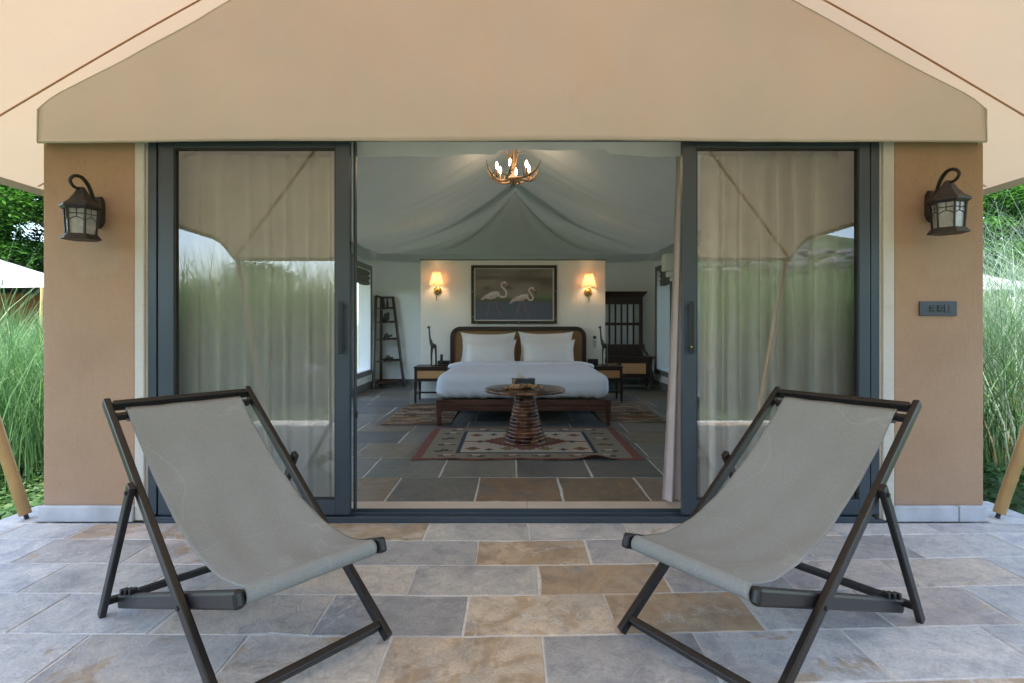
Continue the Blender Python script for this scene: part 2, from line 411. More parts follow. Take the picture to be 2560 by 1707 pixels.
mAntler = M_plain('antler', (.32, .19, .09), .5, .4, 25, .3, 90)
mBlack = M_plain('black_plastic', (.012, .012, .014), .35, .1, 5, 0)
mFig = M_plain('carved_ebony', (.035, .028, .024), .35, .6, 30, .3, 90)
mPlate = M_plain('switch_plate_grey', (.045, .055, .065), .45, .1, 5, 0)
mWhitePl = M_plain('white_plastic', (.68, .68, .66), .4, .03, 5, 0)
mPole = M_plain('varnished_pole', (.42, .26, .10), .4, .3, 5, .1, 60, vec=(1, 1, .4))
mFringe = M_plain('rug_fringe', (.20, .17, .16), .95, .3, 30, 0)
mLanternGlass = M_plain('seeded_glass', (.33, .34, .34), .12, .3, 25, .3, 120)
mShadeRoman = M_cloth('roman_shade', (.16, .15, .14), .1)
mTentWhite = M_cloth('white_tent_canvas', (.36, .36, .37), .1, sc=1)
mTentWall = M_plain('brown_tent_wall', (.19, .075, .035), .9, .2)
mBark = M_plain('bark', (.10, .075, .055), .95, .3, 8, .6, 30, vec=(1, 1, .3))
mTreeA = M_leaf('leaf_mid', (.014, .05, .012), (.065, .16, .03))
mTreeB = M_leaf('leaf_dark', (.008, .033, .016), (.03, .085, .033))
mGrassA = M_leaf('tall_grass_green', (.028, .088, .034), (.15, .27, .11), .35)
mGrassD = M_leaf('dark_grass', (.015, .045, .015), (.05, .11, .04), .3)  # darker green, mixed into the bank for contrast between blades
mGrassF = M_leaf('sunny_grass', (.07, .15, .06), (.30, .42, .20), .35)
mGrassB = M_leaf('tall_grass_silver', (.09, .16, .11), (.32, .39, .31), .3)
mGrassC = M_leaf('tall_grass_straw', (.20, .15, .06), (.42, .33, .16), .3)
mCover = M_leaf('ground_cover_leaf', (.018, .055, .018), (.075, .15, .045), .35)
mGround = M_plain('soil_and_turf', (.075, .10, .035), 1.0, .5, 1.3, .4, 20)
mHill = M_plain('scrubby_hillside', (.06, .10, .04), 1.0, .6, .25, .6, 2)
mRock = M_plain('pale_boulder', (.27, .24, .22), .95, .3, .8, .6, 4)
mBlueBox = M_plain('blue_black_box', (.03, .045, .06), .35, .2, 8, .1)
mTissue = M_cloth('tissue', (.75, .72, .62), .3)

# ------------------------------------------------------------------ terrain
def ground_z(x, y):
    return -0.13
g = raw('ground', [(-300,-300,-.13),(300,-300,-.13),(300,300,-.13),(-300,300,-.13)], [(0,1,2,3)], mGround); tag(g, kind='structure')
def hill_fn(u, v):
    x = -220+440*u; y = -60-90*v
    t = noise.fractal(Vector((x*.012, y*.012, 3.1)), .9, 2, 5)
    rise = 6+5*t+(13 if x > 0 else 0)*min(1, max(0, x)/35)
    return (x, y, -2+rise*math.sin(min(1, v*1.6)*math.pi/2)+2.2*noise.fractal(Vector((x*.07, y*.07, 0)), .8, 2, 4)*min(1, v*6))
vs, fs = grid(110, 26, hill_fn)
tag(raw('hillside', vs, fs, mHill, smooth=True), kind='structure')
mb = MB()
for i in range(420):
    x = random.uniform(2, 75); y = random.uniform(-62, -95); z = hill_fn((x+220)/440, (-60-y)/90)[2]
    r = random.uniform(.3, 1.5)**1.2; mb.ball((x, y, z+r*.15), r, random.uniform(1, 2.2), 1, random.uniform(.5, .9), 7, 5)
bo = mb.build('boulders', mRock, smooth=False); tag(bo, 'pale boulders scattered over the scrubby hillside facing the tent', 'boulders', kind='stuff')

# ------------------------------------------------------------------ patio and floor with single flags
def tile(name, poly, z1, th, mat, color, parent):
    """poly: corner list ccw; edges get small breaks so flags are not ruler-straight"""
    pts = []
    n = len(poly)
    for i in range(n):
        a = Vector(poly[i]); b = Vector(poly[(i+1) % n]); L = (b-a).length
        k = max(1, int(L/.13)); d = (b-a); nrm = Vector((d.y, -d.x)).normalized()
        pts.append((a.x+random.uniform(-.002, .002), a.y+random.uniform(-.002, .002)))
        for j in range(1, k):
            p = a+d*j/k+nrm*(random.uniform(-.0028, .0018)-(random.uniform(.004, .012) if random.random() < .07 else 0)); pts.append((p.x, p.y))
    cx = sum(p[0] for p in pts)/len(pts); cy = sum(p[1] for p in pts)/len(pts); n = len(pts)
    tx, ty = random.uniform(-.003, .003), random.uniform(-.003, .003)
    zt = lambda p: z1+tx*(p[0]-cx)+ty*(p[1]-cy)
    ins = [(cx+(p[0]-cx)*.988, cy+(p[1]-cy)*.988) for p in pts]
    V = [(p[0], p[1], z1-th) for p in pts]+[(p[0], p[1], zt(p)-.0025) for p in pts]+[(p[0], p[1], zt(p)) for p in ins]
    F = [tuple(2*n+i for i in range(n))]
    for i in range(n):
        j = (i+1) % n; F += [(i, j, n+j, n+i), (n+i, n+j, 2*n+j, 2*n+i)]
    me = bpy.data.meshes.new(name); o0 = wloc(parent)
    me.from_pydata([(v[0]-cx, v[1]-cy, v[2]-z1) for v in V], [], F); me.materials.append(mat)
    o = bpy.data.objects.new(name, me); COL.objects.link(o); o.parent = parent; o.location = (cx-o0.x, cy-o0.y, z1-o0.z)
    o.color = color; return o

PX0, PX1 = -3.12, 3.2
patio = raw('patio', [], [], mGrout)
pm = MB(); pm.box(PX0, PX1, -.05, 3.335, -.3, -.003); pm.box(PX0, -2.87, 3.335, 3.66, -.3, -.003); pm.box(2.88, PX1, 3.335, 3.75, -.3, -.003)
pm.box(-2.87, 2.88, 3.335, 3.5, -.3, -.03)
bpy.data.objects.remove(patio); patio = pm.build('patio', mGrout); tag(patio, kind='structure')
def bend(x): return .035*min(1, -x/2.8) if x < 0 else .10*min(1.3, x/2.3)
GREY, DGREY, BEIGE, OCHRE, TAN, BLUE, GREEN, PINK = (.45,.44,.425), (.35,.35,.355), (.49,.455,.41), (.52,.445,.36), (.42,.335,.245), (.505,.515,.525), (.47,.475,.46), (.52,.475,.45)
rows = [
 (3.32, 3.058, [-2.89,-2.48,-1.69,-1.09,-.491,.094,.664,1.264,1.864,2.464], [BLUE,BLUE,PINK,PINK,OCHRE,GREY,GREY,GREY,PINK,BLUE,BLUE], [.1,.1,.45,.4,.55,.1,.15,.25,.3,.1,.1]),
 (3.058, 2.745, [-2.51,-1.95,-1.39,-.797,-.184,.397,1.0,1.56,2.11,2.7], [BLUE,GREY,PINK,GREY,DGREY,TAN,DGREY,GREY,GREY,BLUE,BLUE], [0,.3,.4,.2,.0,.5,.2,.3,.2,.1,.1]),
 (2.745, 2.443, [-2.75,-2.2,-1.65,-1.10,-.47,.124,.717,1.28,1.85,2.4], [BLUE,BLUE,GREEN,GREY,BEIGE,GREY,DGREY,DGREY,PINK,BEIGE,BLUE], [0,.1,.2,.1,.15,.1,.72,.0,.1,.2,.1]),
 (2.443, 2.125, [-2.5,-1.95,-1.40,-.78,-.19,.407,1.0,1.52,2.03,2.6], [BLUE,BLUE,BLUE,BEIGE,DGREY,OCHRE,TAN,BLUE,PINK,BLUE,BLUE], [.1,.2,.1,.25,0,.45,.62,.05,.2,.1,.1]),
 (2.125, 1.81, [-2.2,-1.62,-1.01,-.46,.115,.70,1.285,1.85,2.4], [BLUE,BLUE,GREY,BEIGE,OCHRE,DGREY,BLUE,BLUE,BLUE,BLUE], [.1,.3,.35,.35,.5,.05,.35,.1,.2,.2]),
]
z = 1.81
while z > .2:
    off = random.uniform(0, .6); js = [PX0+.3+off+.59*i for i in range(10) if PX0+.3+off+.59*i < PX1-.2]
    rows.append((z, max(z-.31, -.04), js, [random.choice([GREY, BLUE, BEIGE, OCHRE, DGREY, GREEN]) for _ in range(len(js)+1)], [random.uniform(0, .5) for _ in range(len(js)+1)])); z -= .31
def flags(rows, x0, x1, gap, zt, mat, parent, bendf, limit=None):
    for (a, b, js, cols, rust) in rows:
        xs = [x0]+list(js)+[x1]
        for i in range(len(xs)-1):
            l, r = xs[i]+gap/2, xs[i+1]-gap/2
            if r-l < .05: continue
            sk = random.uniform(-.008, .008)
            fb = lambda x, q: q+bendf(x)
            ta = lambda x, q: min(fb(x, q)-gap/2, limit) if limit else fb(x, q)-gap/2
            c = cols[i]; k = random.uniform(.9, 1.1)
            tile('flagstone', [(l, fb(l, b)+gap/2), (r+sk, fb(r, b)+gap/2), (r, ta(r, a)), (l+sk*.5, ta(l, a))], zt, .012, mat, (c[0]*k, c[1]*k, c[2]*k, rust[i]), parent)
flags(rows, PX0, PX1, .0085, 0, mStone, patio, bend, 3.325)
for (x0, x1, y1) in ((PX0, -2.88, 3.65), (2.89, PX1, 3.74)):
    tile('flagstone', [(x0, 3.335), (x1, 3.335), (x1, y1), (x0, y1)], 0, .012, mStone, (*BLUE, .1), patio)

floor = MB().box(-2.6, 2.7, 3.5, 10.6, -.3, -.003).build('floor', mGroutD); tag(floor, kind='structure')
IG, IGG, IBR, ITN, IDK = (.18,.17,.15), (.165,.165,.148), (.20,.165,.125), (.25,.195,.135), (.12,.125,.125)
irows = []
ex = {0: ([-2.06,-1.46,-.86,-.25,.35,.94,1.55,2.15], [IG,IBR,ITN,(.13,.125,.115),(.14,.12,.11),(.15,.12,.085),IBR,IG,IG], [.1,.3,.45,.1,.55,.35,.2,.1,.1]),
      1: ([-2.35,-1.76,-1.16,-.567,.035,.63,1.197,1.8,2.4], [IG,IG,IG,IGG,IG,IDK,IDK,IG,IG,IG], [.0,.1,.1,.1,.15,.2,.1,.1,.1,.1]),
      2: ([-2.05,-1.43,-.5,.1,.7,1.225,1.85], [IG,IG,IBR,IBR,IG,IG,IG,IG], [.1,.2,.35,.3,.1,.1,.2,.1]),
      3: ([-2.3,-1.72,-1.14,-.55,.05,.65,1.21,1.8,2.4], [IG,IG,IDK,IG,IG,IG,IG,IBR,IG,IG], [.1,.1,.1,.1,.1,.1,.1,.3,.1,.1])}
zb = [3.737, 4.318, 4.955, 5.556, 6.15]
while zb[-1] < 10.5: zb.append(min(10.59, zb[-1]+.6))
for i in range(len(zb)-1):
    if i in ex: js, cs, ru = ex[i]
    else:
        off = random.uniform(.2, .7); js = [-2.6+off+.6*k for k in range(9) if -2.6+off+.6*k < 2.5]; cs = [random.choice([IG, IGG, IBR, IDK, IDK]) for _ in range(len(js)+1)]; ru = [random.choice([0, .1, .2, .35]) for _ in cs]
    irows.append((zb[i+1], zb[i], js, cs, ru))
flags(irows, -2.59, 2.69, .012, 0, mStoneD, floor, lambda x: 0)
for (a, b) in ((-2.59, -1.3), (-1.29, .098), (.106, 1.5), (1.51, 2.69)):
    o = MB().box(a, b, 3.51, 3.727, -.02, .004).build('threshold_slab', mThresh, floor, bevel=.003)

# ------------------------------------------------------------------ pillars with plinth and trim
def pillar(x0, x1, tx0, tx1, label, joint):
    t = thing('rendered_pillar', label, 'pillar', ((x0+x1)/2, 3.49, 0), 'terracotta pillars beside the doors')
    def fn(u, v): return None
    mb = MB().box(x0, x1, 3.38, 3.6, .09, 2.36); mb.build('wall_face', mTerra, t, bevel=.008)
    if joint: MB().box(x0-.012, joint-.003, 3.355, 3.6, -.003, .092).build('plinth', mPlinth, t, bevel=.006); MB().box(joint+.003, x1, 3.355, 3.6, -.003, .092).build('plinth', mPlinth, t, bevel=.006)
    else: MB().box(x0-.005, x1, 3.355, 3.6, -.003, .092).build('plinth', mPlinth, t, bevel=.006)
    MB().box(tx0, tx1, 3.372, 3.62, 0, 2.34).build('trim', mTrim, t, bevel=.006)
    s = 1 if x0 < 0 else -1; e = tx1 if s > 0 else tx0
    MB().box(min(e, e+s*.012), max(e, e+s*.012), 3.39, 3.6, 0, 2.34).build('trim', mTrim, t, bevel=.003)
    return t
pillar(-2.85, -2.292, -2.290, -2.232, 'terracotta rendered pillar with only a lantern on it', -2.35)
pillar(2.322, 2.867, 2.252, 2.320, 'terracotta rendered pillar with a lantern and a grey switch plate', 2.70)

# ------------------------------------------------------------------ door frame, sliding doors
df = thing('door_frame', 'dark slate blue aluminium frame around the sliding doors', 'door frame', (0, 3.42, 0))
MB().box(-2.216, -2.165, 3.385, 3.50, .032, 2.33).build('jamb', mAlu, df, bevel=.003)
MB().box(2.185, 2.236, 3.385, 3.50, .032, 2.33).build('jamb', mAlu, df, bevel=.003)
MB().box(-2.216, 2.236, 3.385, 3.50, 2.332, 2.42).build('head', mAlu, df, bevel=.003)
tb = MB().box(-2.216, 2.236, 3.34, 3.50, -.006, .012); tb.box(-2.16, 2.18, 3.342, 3.362, .012, .030); tb.box(-2.16, 2.18, 3.425, 3.435, .012, .03); tb.box(-2.16, 2.18, 3.488, 3.498, .012, .034)
tb.build('track', mAlu, df, bevel=.002)
MB().box(-2.163, -2.147, 3.43, 3.46, .034, 2.33).build('gasket', mAluDark, df)
MB().box(2.1735, 2.184, 3.43, 3.46, .034, 2.33).build('gasket', mAluDark, df)
def sliding_door(x0, x1, hx, label, meet):
    t = thing('sliding_door', label, 'sliding door', ((x0+x1)/2, 3.40, .034), 'glazed sliding doors')
    y0, y1 = 3.372, 3.418; sl, sr = (.094, .086) if not meet else (.084, .066)
    MB().box(x0, x0+sl, y0, y1, .034, 2.325).build('stile', mAlu, t, bevel=.004)
    MB().box(x1-sr, x1, y0, y1, .034, 2.325).build('stile', mAlu, t, bevel=.004)
    MB().box(x0+sl, x1-sr, y0+.001, y1-.001, .034, .125).build('rail', mAlu, t, bevel=.003)
    MB().box(x0+sl, x1-sr, y0+.001, y1-.001, 2.255, 2.325).build('rail', mAlu, t, bevel=.003)
    gk = MB()
    for (a, b, c, d) in ((x0+sl, x0+sl+.008, .125, 2.255), (x1-sr-.008, x1-sr, .125, 2.255), (x0+sl+.008, x1-sr-.008, .125, .133), (x0+sl+.008, x1-sr-.008, 2.247, 2.255)): gk.box(a, b, y0+.006, y1-.006, c, d)
    gk.build('gasket', mAluDark, t)
    gp = raw('glass_pane', [(x0+sl+.002, 3.395, .127), (x1-sr-.002, 3.395, .127), (x1-sr-.002, 3.395, 2.253), (x0+sl+.002, 3.395, 2.253)], [(0,1,2,3)], mGlass, t)
    h = MB().box(hx-.015, hx+.015, 3.325, 3.340, 1.015, 1.325); h.box(hx-.008, hx+.008, 3.340, 3.373, 1.04, 1.06); h.box(hx-.008, hx+.008, 3.340, 3.373, 1.28, 1.30)
    h.build('handle', mBlack, t, bevel=.004)
    return t
d1 = sliding_door(-2.146, -.985, -1.028, 'glazed sliding door slid open on the side of the pillar without switches', False)
d2 = sliding_door(1.035, 2.172, 1.078, 'glazed sliding door slid open next to the mauve curtain edge', True)
MB().box(1.066, 1.078, 3.319, 3.3255, 1.05, 1.062).build('key_cylinder', mBrass, d2, bevel=.003)
# second (rear) leaf parked behind each
MB().box(-.982, -.968, 3.44, 3.475, .034, 2.32).build('edge_strip', mAlu, df, bevel=.002)
MB().box(-.966, -.945, 3.385, 3.41, .62, .66).build('latch', mBlack, df, bevel=.002)
MB().box(-.966, -.950, 3.385, 3.41, 1.66, 1.71).build('latch', mBlack, df, bevel=.002)

# ------------------------------------------------------------------ curtains
def curtain(x0, x1, y, z1, seed, folds, label, mat, gaps=()):
    rnd = random.Random(seed); ph = [rnd.uniform(0, 6.28) for _ in range(6)]
    n = int((x1-x0)*110)
    def fn(u, v):
        x = x0+(x1-x0)*u; fl = folds*2*math.pi*(u+.018*math.sin(7*u+ph[0])+.012*math.sin(17*u+ph[1]))
        amp = .050*(.8+.2*v)*(.75+.5*math.sin(u*23+ph[5])**2)*(1+.35*math.sin(5*u+ph[2]))
        sn = math.sin(fl+.35*math.sin(2.2*v+ph[3])); yy = y+amp*(abs(sn)**1.15)*(1 if sn > 0 else -1)+.012*math.sin(fl*2.1+ph[4])*v
        xx = x+.014*math.cos(fl)*v+.02*math.sin(3*v+u*5)*v*(u-.5)
        return (xx, yy, z1*(1-v)+.012*v+.004*math.sin(fl)*v)
    vs, fs = grid(n, 26, fn)
    o = raw('curtain', vs, fs, mat, smooth=True); tag(o, label, 'curtain', 'curtains behind the glass doors'); return o
curtain(-2.24, -1.03, 3.62, 2.36, 3, 8.5, 'long beige curtain hanging behind the glass beside the pillar without switches', mCurtain)
curtain(1.22, 2.36, 3.62, 2.36, 5, 9, 'long beige curtain hanging behind the glass beside the switch-plate pillar', mCurtain)
def loose(u, v):
    wd = .085+.085*v**1.6; x = 1.122-.05*v**1.2+(u-.5)*wd
    return (x, 3.655+.028*math.sin(u*13+.6*v)*(.4+.6*v)-.01*v, 2.36*(1-v)+.035*v+.035*v*(u-.5)**2*4*(.4 if u > .5 else -.1))
vs, fs = grid(40, 30, loose); o = raw('curtain_edge', vs, fs, mCurtain2, smooth=True)
tag(o, 'mauve lined curtain edge hanging free past the door into the opening', 'curtain')

# ------------------------------------------------------------------ room shell
WL, WR, YB, YF = -2.6, 2.7, 10.6, 3.6
added_wins = [(3.95, 6.4), (6.6, 8.95)]  # unseen window openings, added to let more daylight into the room
def side_wall(x, s, far, label):
    """x inner face, s outward sign; openings cut through, with reveals; all but far are added"""
    ops = sorted(added_wins+[far]); t = thing('side_wall', label, 'wall', (x, 7.1, 0), 'plastered side walls of the room')
    mb = MB(); xo = x+s*.22; a, b = min(x, xo), max(x, xo); y = YF
    for (p, q) in ops:
        z0, z1 = (.34, 2.14) if (p, q) == far else (.12, 2.34)
        mb.box(a, b, y, p, 0, 2.6); mb.box(a, b, p, q, 0, z0); mb.box(a, b, p, q, z1, 2.6); y = q
    mb.box(a, b, y, YB, 0, 2.6); mb.build('plaster', mWhite, t)
    for (p, q) in ops:
        z0, z1 = (.34, 2.14) if (p, q) == far else (.12, 2.34)
        f = MB(); i0, i1 = (x-.018, x-.001) if s > 0 else (x+.001, x+.018)
        f.box(i0, i1, p-.085, p, z0-.085, z1+.085); f.box(i0, i1, q, q+.085, z0-.085, z1+.085); f.box(i0, i1, p, q, z1, z1+.085); f.box(i0, i1, p, q, z0-.085, z0)
        w_ = f.build('window_frame', mGreyTrim, t, bevel=.003)
        xg = x+s*.19
        raw('glass_pane', [(xg, p+.002, z0+.002), (xg, q-.002, z0+.002), (xg, q-.002, z1-.002), (xg, p+.002, z1-.002)], [(0,1,2,3)], mClear, w_)
        MB().box(min(x-s*.004, xg), max(x-s*.004, xg), p+.002, q-.002, z0+.001, z0+.012).build('sill', mWhite, w_)
        if (p, q) != far: continue
        vs, fs = grid(4, 14, lambda u, v: (x+s*.03+.03*abs(math.sin(v*9)), p+.01+(q-p-.02)*u, z1-.005-.26*v-.03*v*math.sin(u*3.14)))
        raw('roman_shade', vs, fs, mShadeRoman, w_)
    sk = MB(); i0, i1 = (x-.014, x-.0015) if s > 0 else (x+.0015, x+.014)
    sk.box(i0, i1, YF, YB-.02, .002, .13); sk.build('skirting', mSkirt, t, bevel=.003)
    return t
side_wall(WL, -1, (9.27, 10.2), 'white plastered side wall behind the ladder shelf with tall grey-framed window')
sw = side_wall(WR, 1, (9.45, 10.35), 'white plastered side wall behind the console with tall grey-framed window')
# carved corbel on the side wall
cb = MB(); cb.box(2.46, 2.698, 8.94, 9.16, 2.02, 2.30); cb.box(2.52, 2.698, 8.96, 9.14, 1.93, 2.02); cb.box(2.58, 2.698, 8.98, 9.12, 1.86, 1.93)
tag(cb.build('corbel', mWhite, bevel=.02, seg=3), 'white stepped corbel block on the side wall above the curtain edge', 'corbel')
bw = thing('back_wall', 'plain pale plastered wall at the far end of the room', 'wall', (0, 10.7, 0))
bb = MB(); bb.box(WL-.22, -1.25, YB, YB+.2, 0, 2.6); bb.box(1.3, WR+.22, YB, YB+.2, 0, 2.6); bb.box(-1.25, 1.3, YB, YB+.2, 0, .4); bb.box(-1.25, 1.3, YB, YB+.2, 2.3, 2.6); bb.build('plaster', mWhite, bw)
bf = MB(); bf.box(-1.25, -1.2, YB+.08, YB+.12, .4, 2.3); bf.box(1.25, 1.3, YB+.08, YB+.12, .4, 2.3); bf.box(-.02, .03, YB+.08, YB+.12, .4, 2.3); bf = bf.build('window_frame', mAlu, bw)  # unseen window added behind the partition to brighten the far end
raw('glass_pane', [(-1.25, YB+.1, .4), (1.3, YB+.1, .4), (1.3, YB+.1, 2.3), (-1.25, YB+.1, 2.3)], [(0,1,2,3)], mClear, bf)
gm = MB(); gx_ = list(np.linspace(WL, WR, 31)); gm.add([(x, YB+.012, 2.55) for x in gx_]+[(x, YB+.012, 2.56+1.2*(1-min(1, abs(x-.06)/2.7))**1.3) for x in gx_], [(i, i+1, 32+i, 31+i) for i in range(30)]); gm.build('gable_cloth', mHem, bw)
MB().box(WL+.02, WR-.02, YB-.014, YB-.0015, .002, .13).build('skirting', mSkirt, bw, bevel=.003)
pw = thing('partition_wall', 'low off-white partition wall standing behind the bed', 'wall', (0, 8.95, 0))
MB().box(-1.455, 1.485, 8.86, 9.0, 0, 2.178).build('plaster', mPart, pw)
MB().box(-1.465, 1.495, 8.85, 9.01, 2.18, 2.20).build('cap', mSkirt, pw, bevel=.002)
fw = MB(); fw.box(-2.8, -2.235, 3.605, 3.70, 0, 2.45); fw.box(2.245, 2.8, 3.605, 3.70, 0, 2.45); fw.box(-2.235, 2.245, 3.605, 3.66, 2.44, 2.7)
tag(fw.build('front_wall', mWhite), 'white inner lining of the front wall around the sliding doors', 'wall')

# ------------------------------------------------------------------ draped ceiling
RX = .06
def prof(x, sag=1.0):
    a = min(1, abs(x-RX)/2.6)
    return 2.49+1.15*(1-a)**1.6
def ceil_fn(u, v):
    x = WL-.02+(WR-WL+.04)*u; y = 3.66+(9.92-3.66)*v
    a = min(1, abs(x-RX)/2.6)
    q = y*5.2+.9*math.sin(y*1.7)+a*2.6; fold = -.055*abs(math.sin(q))**.6+math.sin(y*2.9+1.3+a*2.2)*.045+.03
    fold += .018*noise.noise(Vector((x*1.1, y*5, 0)))
    return (x, y, prof(x)+fold*math.sin(math.pi*min(1, a*1.05+.05))*(1 if a < .97 else .2)-.02*math.sin(math.pi*a))
vs, fs = grid(90, 210, ceil_fn)
ct = thing('draped_ceiling', 'grey-white tent lining draped in long swags from the ridge to the walls', 'ceiling lining', (0, 7, 2.49))
raw('side_lining', vs, fs, mDrape, ct, smooth=True)
def gable_fn(u, v):   # hip end: gathers to the ridge end, swags down to the back eave and folds round to the sides
    T = (2*u-1)*1.4; t = max(-1, min(1, T)); q = max(0, (abs(T)-1)/.4); s = v
    x = RX+t*2.56*s; p = 1.15+1.75*abs(t)**1.4
    z = 2.487+1.10*(1-s)**p; y = 10.16+.38*s
    y -= .045*math.cos(abs(t)*11)*math.sin(math.pi*min(1, s*1.1+.05))*(.3+abs(t))
    z -= .03*math.cos(abs(t)*15+1)*math.sin(math.pi*s)*abs(t)
    if q > 0:
        zs = prof(x)-.012; y2 = 9.55+.35*s
        k = q*q*(3-2*q); y = y*(1-q)+y2*q; z = z*(1-k)+zs*k+.035*math.sin(q*9.4+s*2)*math.sin(math.pi*s)*(1-q)
    return (x, y, min(z, prof(x)+.0 if q < 1 else z))
vs, fs = grid(150, 60, gable_fn); raw('end_lining', vs, fs, mDrape, ct, smooth=True)
def skirt_fn(u, v):
    x = WL+.03+(WR-WL-.06)*u; sc = .05*abs(math.sin(u*math.pi*3))
    return (x, 10.55-.02*v+.012*math.sin(x*11), 2.515-(.14+sc)*v)
vs, fs = grid(120, 6, skirt_fn); raw('hanging_edge', vs, fs, mDrape, ct, smooth=True)
for x, s in ((WL, 1), (WR, -1)):
    def sk2(u, v):
        y = 3.7+6.8*u; return (x+s*(.03+.03*v+.012*math.sin(y*9)), y, 2.52-(.17+.07*abs(math.sin(y*1.5)))*v)
    vs, fs = grid(120, 6, sk2); raw('hanging_edge', vs, fs, mDrape, ct, smooth=True)
for x in (-2.28, 2.35):
    pass
def val_fn(u, v):
    x = -2.2+4.4*u; px = (x+1.0)/2.0
    low = 2.275+.010*math.sin(x*2.3+1.1)+.010*noise.noise(Vector((x*5, 0, 0)))-(.0 if (x < -.1 or x > .62) else -.03)
    return (x, 3.60+.010*math.sin(x*8)-.085*v, low+(2.42-low)*v)
vs, fs = grid(160, 6, val_fn)
tag(raw('valance', vs, fs, mValance, smooth=True), 'crumpled white cloth edge hanging above the open doorway', 'valance')

# ------------------------------------------------------------------ inner tent canopy (front gable + roof) and outer fly
HX = 2.83
def top_edge(x):
    a = abs(x); s = 2.50+.535*(2.83-a)
    r = max(0, a-2.70); return s-.45*r*r*4
cn = thing('tent_canopy', 'cream canvas tent front with straight hem above the doors', 'tent canopy', (0, 3.4, 2.28))
def can_y(x, z):
    b = .035*math.sin(math.pi*min(1, max(0, (z-2.28)/1.6)))*(1-(x/HX)**2)
    b += (.034*noise.noise(Vector((x*.5, z*1.6, 5)))+.012*noise.noise(Vector((x*1.2+z*2, z*1.5-abs(x)*.9, 9))))*min(1, max(0, (z-2.28)*2))*min(1, (HX-abs(x))*2.5)
    b += .006*noise.noise(Vector((x*6, z*1.2, 2)))*math.exp(-abs(z-2.28)*5)
    return 3.32+.04*(z-2.28)-b
def can_fn(u, v):
    x = -HX+2*HX*u; te = top_edge(x); z0 = 2.285-.012*(x/HX)**2+.003*math.sin(x*3)
    z = z0+(te-z0)*v
    return (x, can_y(x, z), z)
vs, fs = grid(140, 50, can_fn); fr = raw('front_panel', vs, fs, mCanvas, cn, smooth=True)
sm = fr.modifiers.new('thick', 'SOLIDIFY'); sm.thickness = .006; sm.offset = 1
def roof_fn(u, v):
    x = -HX-.0+2*HX*u; te = top_edge(x); y = can_y(x, te)+7.6*v
    return (x, y, te)
vs, fs = grid(60, 10, roof_fn); raw('roof_panel', vs, fs, mRoof, cn)
hem = MB()
hem.tube([(x, can_y(x, 2.285)-.003, 2.285-.012*(x/HX)**2+.003*math.sin(x*3)) for x in np.linspace(-HX, HX, 60)], .006, 6)
hem.build('hem_cord', mHem, cn, smooth=True)
pip = MB(); pip.tube([(x, can_y(x, top_edge(x))-.002, top_edge(x)+.002) for x in np.linspace(-HX, HX, 90)], .006, 6)
for s in (-1, 1): pip.tube([(s*HX, 3.318, 2.275), (s*HX, 3.32, top_edge(HX))], .006, 6)
pip.build('piping', mHem, cn, smooth=True)
MB().tube([(x, can_y(x, 2.332)-.0015, 2.332-.012*(x/HX)**2+.002*math.sin(x*3)) for x in np.linspace(-HX+.02, HX-.02, 90)], .0018, 5).build('stitch_line', mHem, cn)
for s in (-1, 1):   # short returns round the corners and a shadowed soffit
    raw('side_flap', [(s*HX, 3.322, 2.275), (s*HX, 10.9, 2.275), (s*HX, 10.9, top_edge(HX)), (s*HX, 3.322, top_edge(HX))], [(0,1,2,3)], mCanvas, cn)
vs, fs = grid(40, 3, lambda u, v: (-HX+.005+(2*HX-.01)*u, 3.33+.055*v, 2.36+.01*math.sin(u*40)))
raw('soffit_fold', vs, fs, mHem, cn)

FX = 3.7
def fly_z(x, y):
    sl = .58; a = sl*(FX-abs(x))+2.26+.03*math.cos((y-1.4)*.75)
    b = sl*(y+.63)+2.06+.05*(1-min(1, abs(x)/3.7)**2); c = sl*(14.5-y)+2.1
    k = .10
    def smin(p, q):
        h = max(k-abs(p-q), 0)/k; return min(p, q)-h*h*k*.25
    return smin(smin(a, b), min(c, 4.42))-.03*math.sin(math.pi*min(1, max(0, (FX-abs(x))/FX)))
fy = thing('tent_fly', 'large cream outer tent fly with brown seams covering the patio', 'tent fly', (0, 3, 3))
vs, fs = grid(84, 150, lambda u, v: (-FX+2*FX*u, -.63+15.1*v, fly_z(-FX+2*FX*u, -.63+15.1*v)))
raw('canvas', vs, fs, mFly, fy, smooth=True)
def strip(pts, w, name, off=.012):
    V = []; F = []
    P = [Vector(p) for p in pts]
    for i, p in enumerate(P):
        d = (P[min(i+1, len(P)-1)]-P[max(i-1, 0)]).normalized(); a = d.cross(Vector((0,0,1))).normalized()*w/2
        V += [tuple(p+a-Vector((0,0,off))), tuple(p-a-Vector((0,0,off)))]
    for i in range(len(P)-1): F.append((2*i, 2*i+1, 2*i+3, 2*i+2))
    raw(name, V, F, mSeam, fy)
for y in (1.75, 3.52, 4.3, 6.1, 8.0):
    for s in (-1, 1):
        xm = FX
        strip([(s*x, y+.02*math.sin(x*2), fly_z(s*x, y)) for x in np.linspace(FX-.02, max(0.02, FX-(y+.63)*.95), 40)], .018, 'seam', .005)
for s in (-1, 1): strip([(s*(FX-t), -.63+t*.985, fly_z(s*(FX-t), -.63+t*.985)) for t in np.linspace(.02, 3.6, 40)], .035, 'seam')
hm = MB()
for s in (-1, 1):
    ys = np.linspace(-.63, 14.4, 80)
    hm.add([(s*FX, y, fly_z(s*FX, y)+.004) for y in ys]+[(s*(FX+.004), y, fly_z(s*FX, y)-.05) for y in ys], [(i, i+1, 81+i, 80+i) for i in range(79)])
xs = np.linspace(-FX, FX, 60)
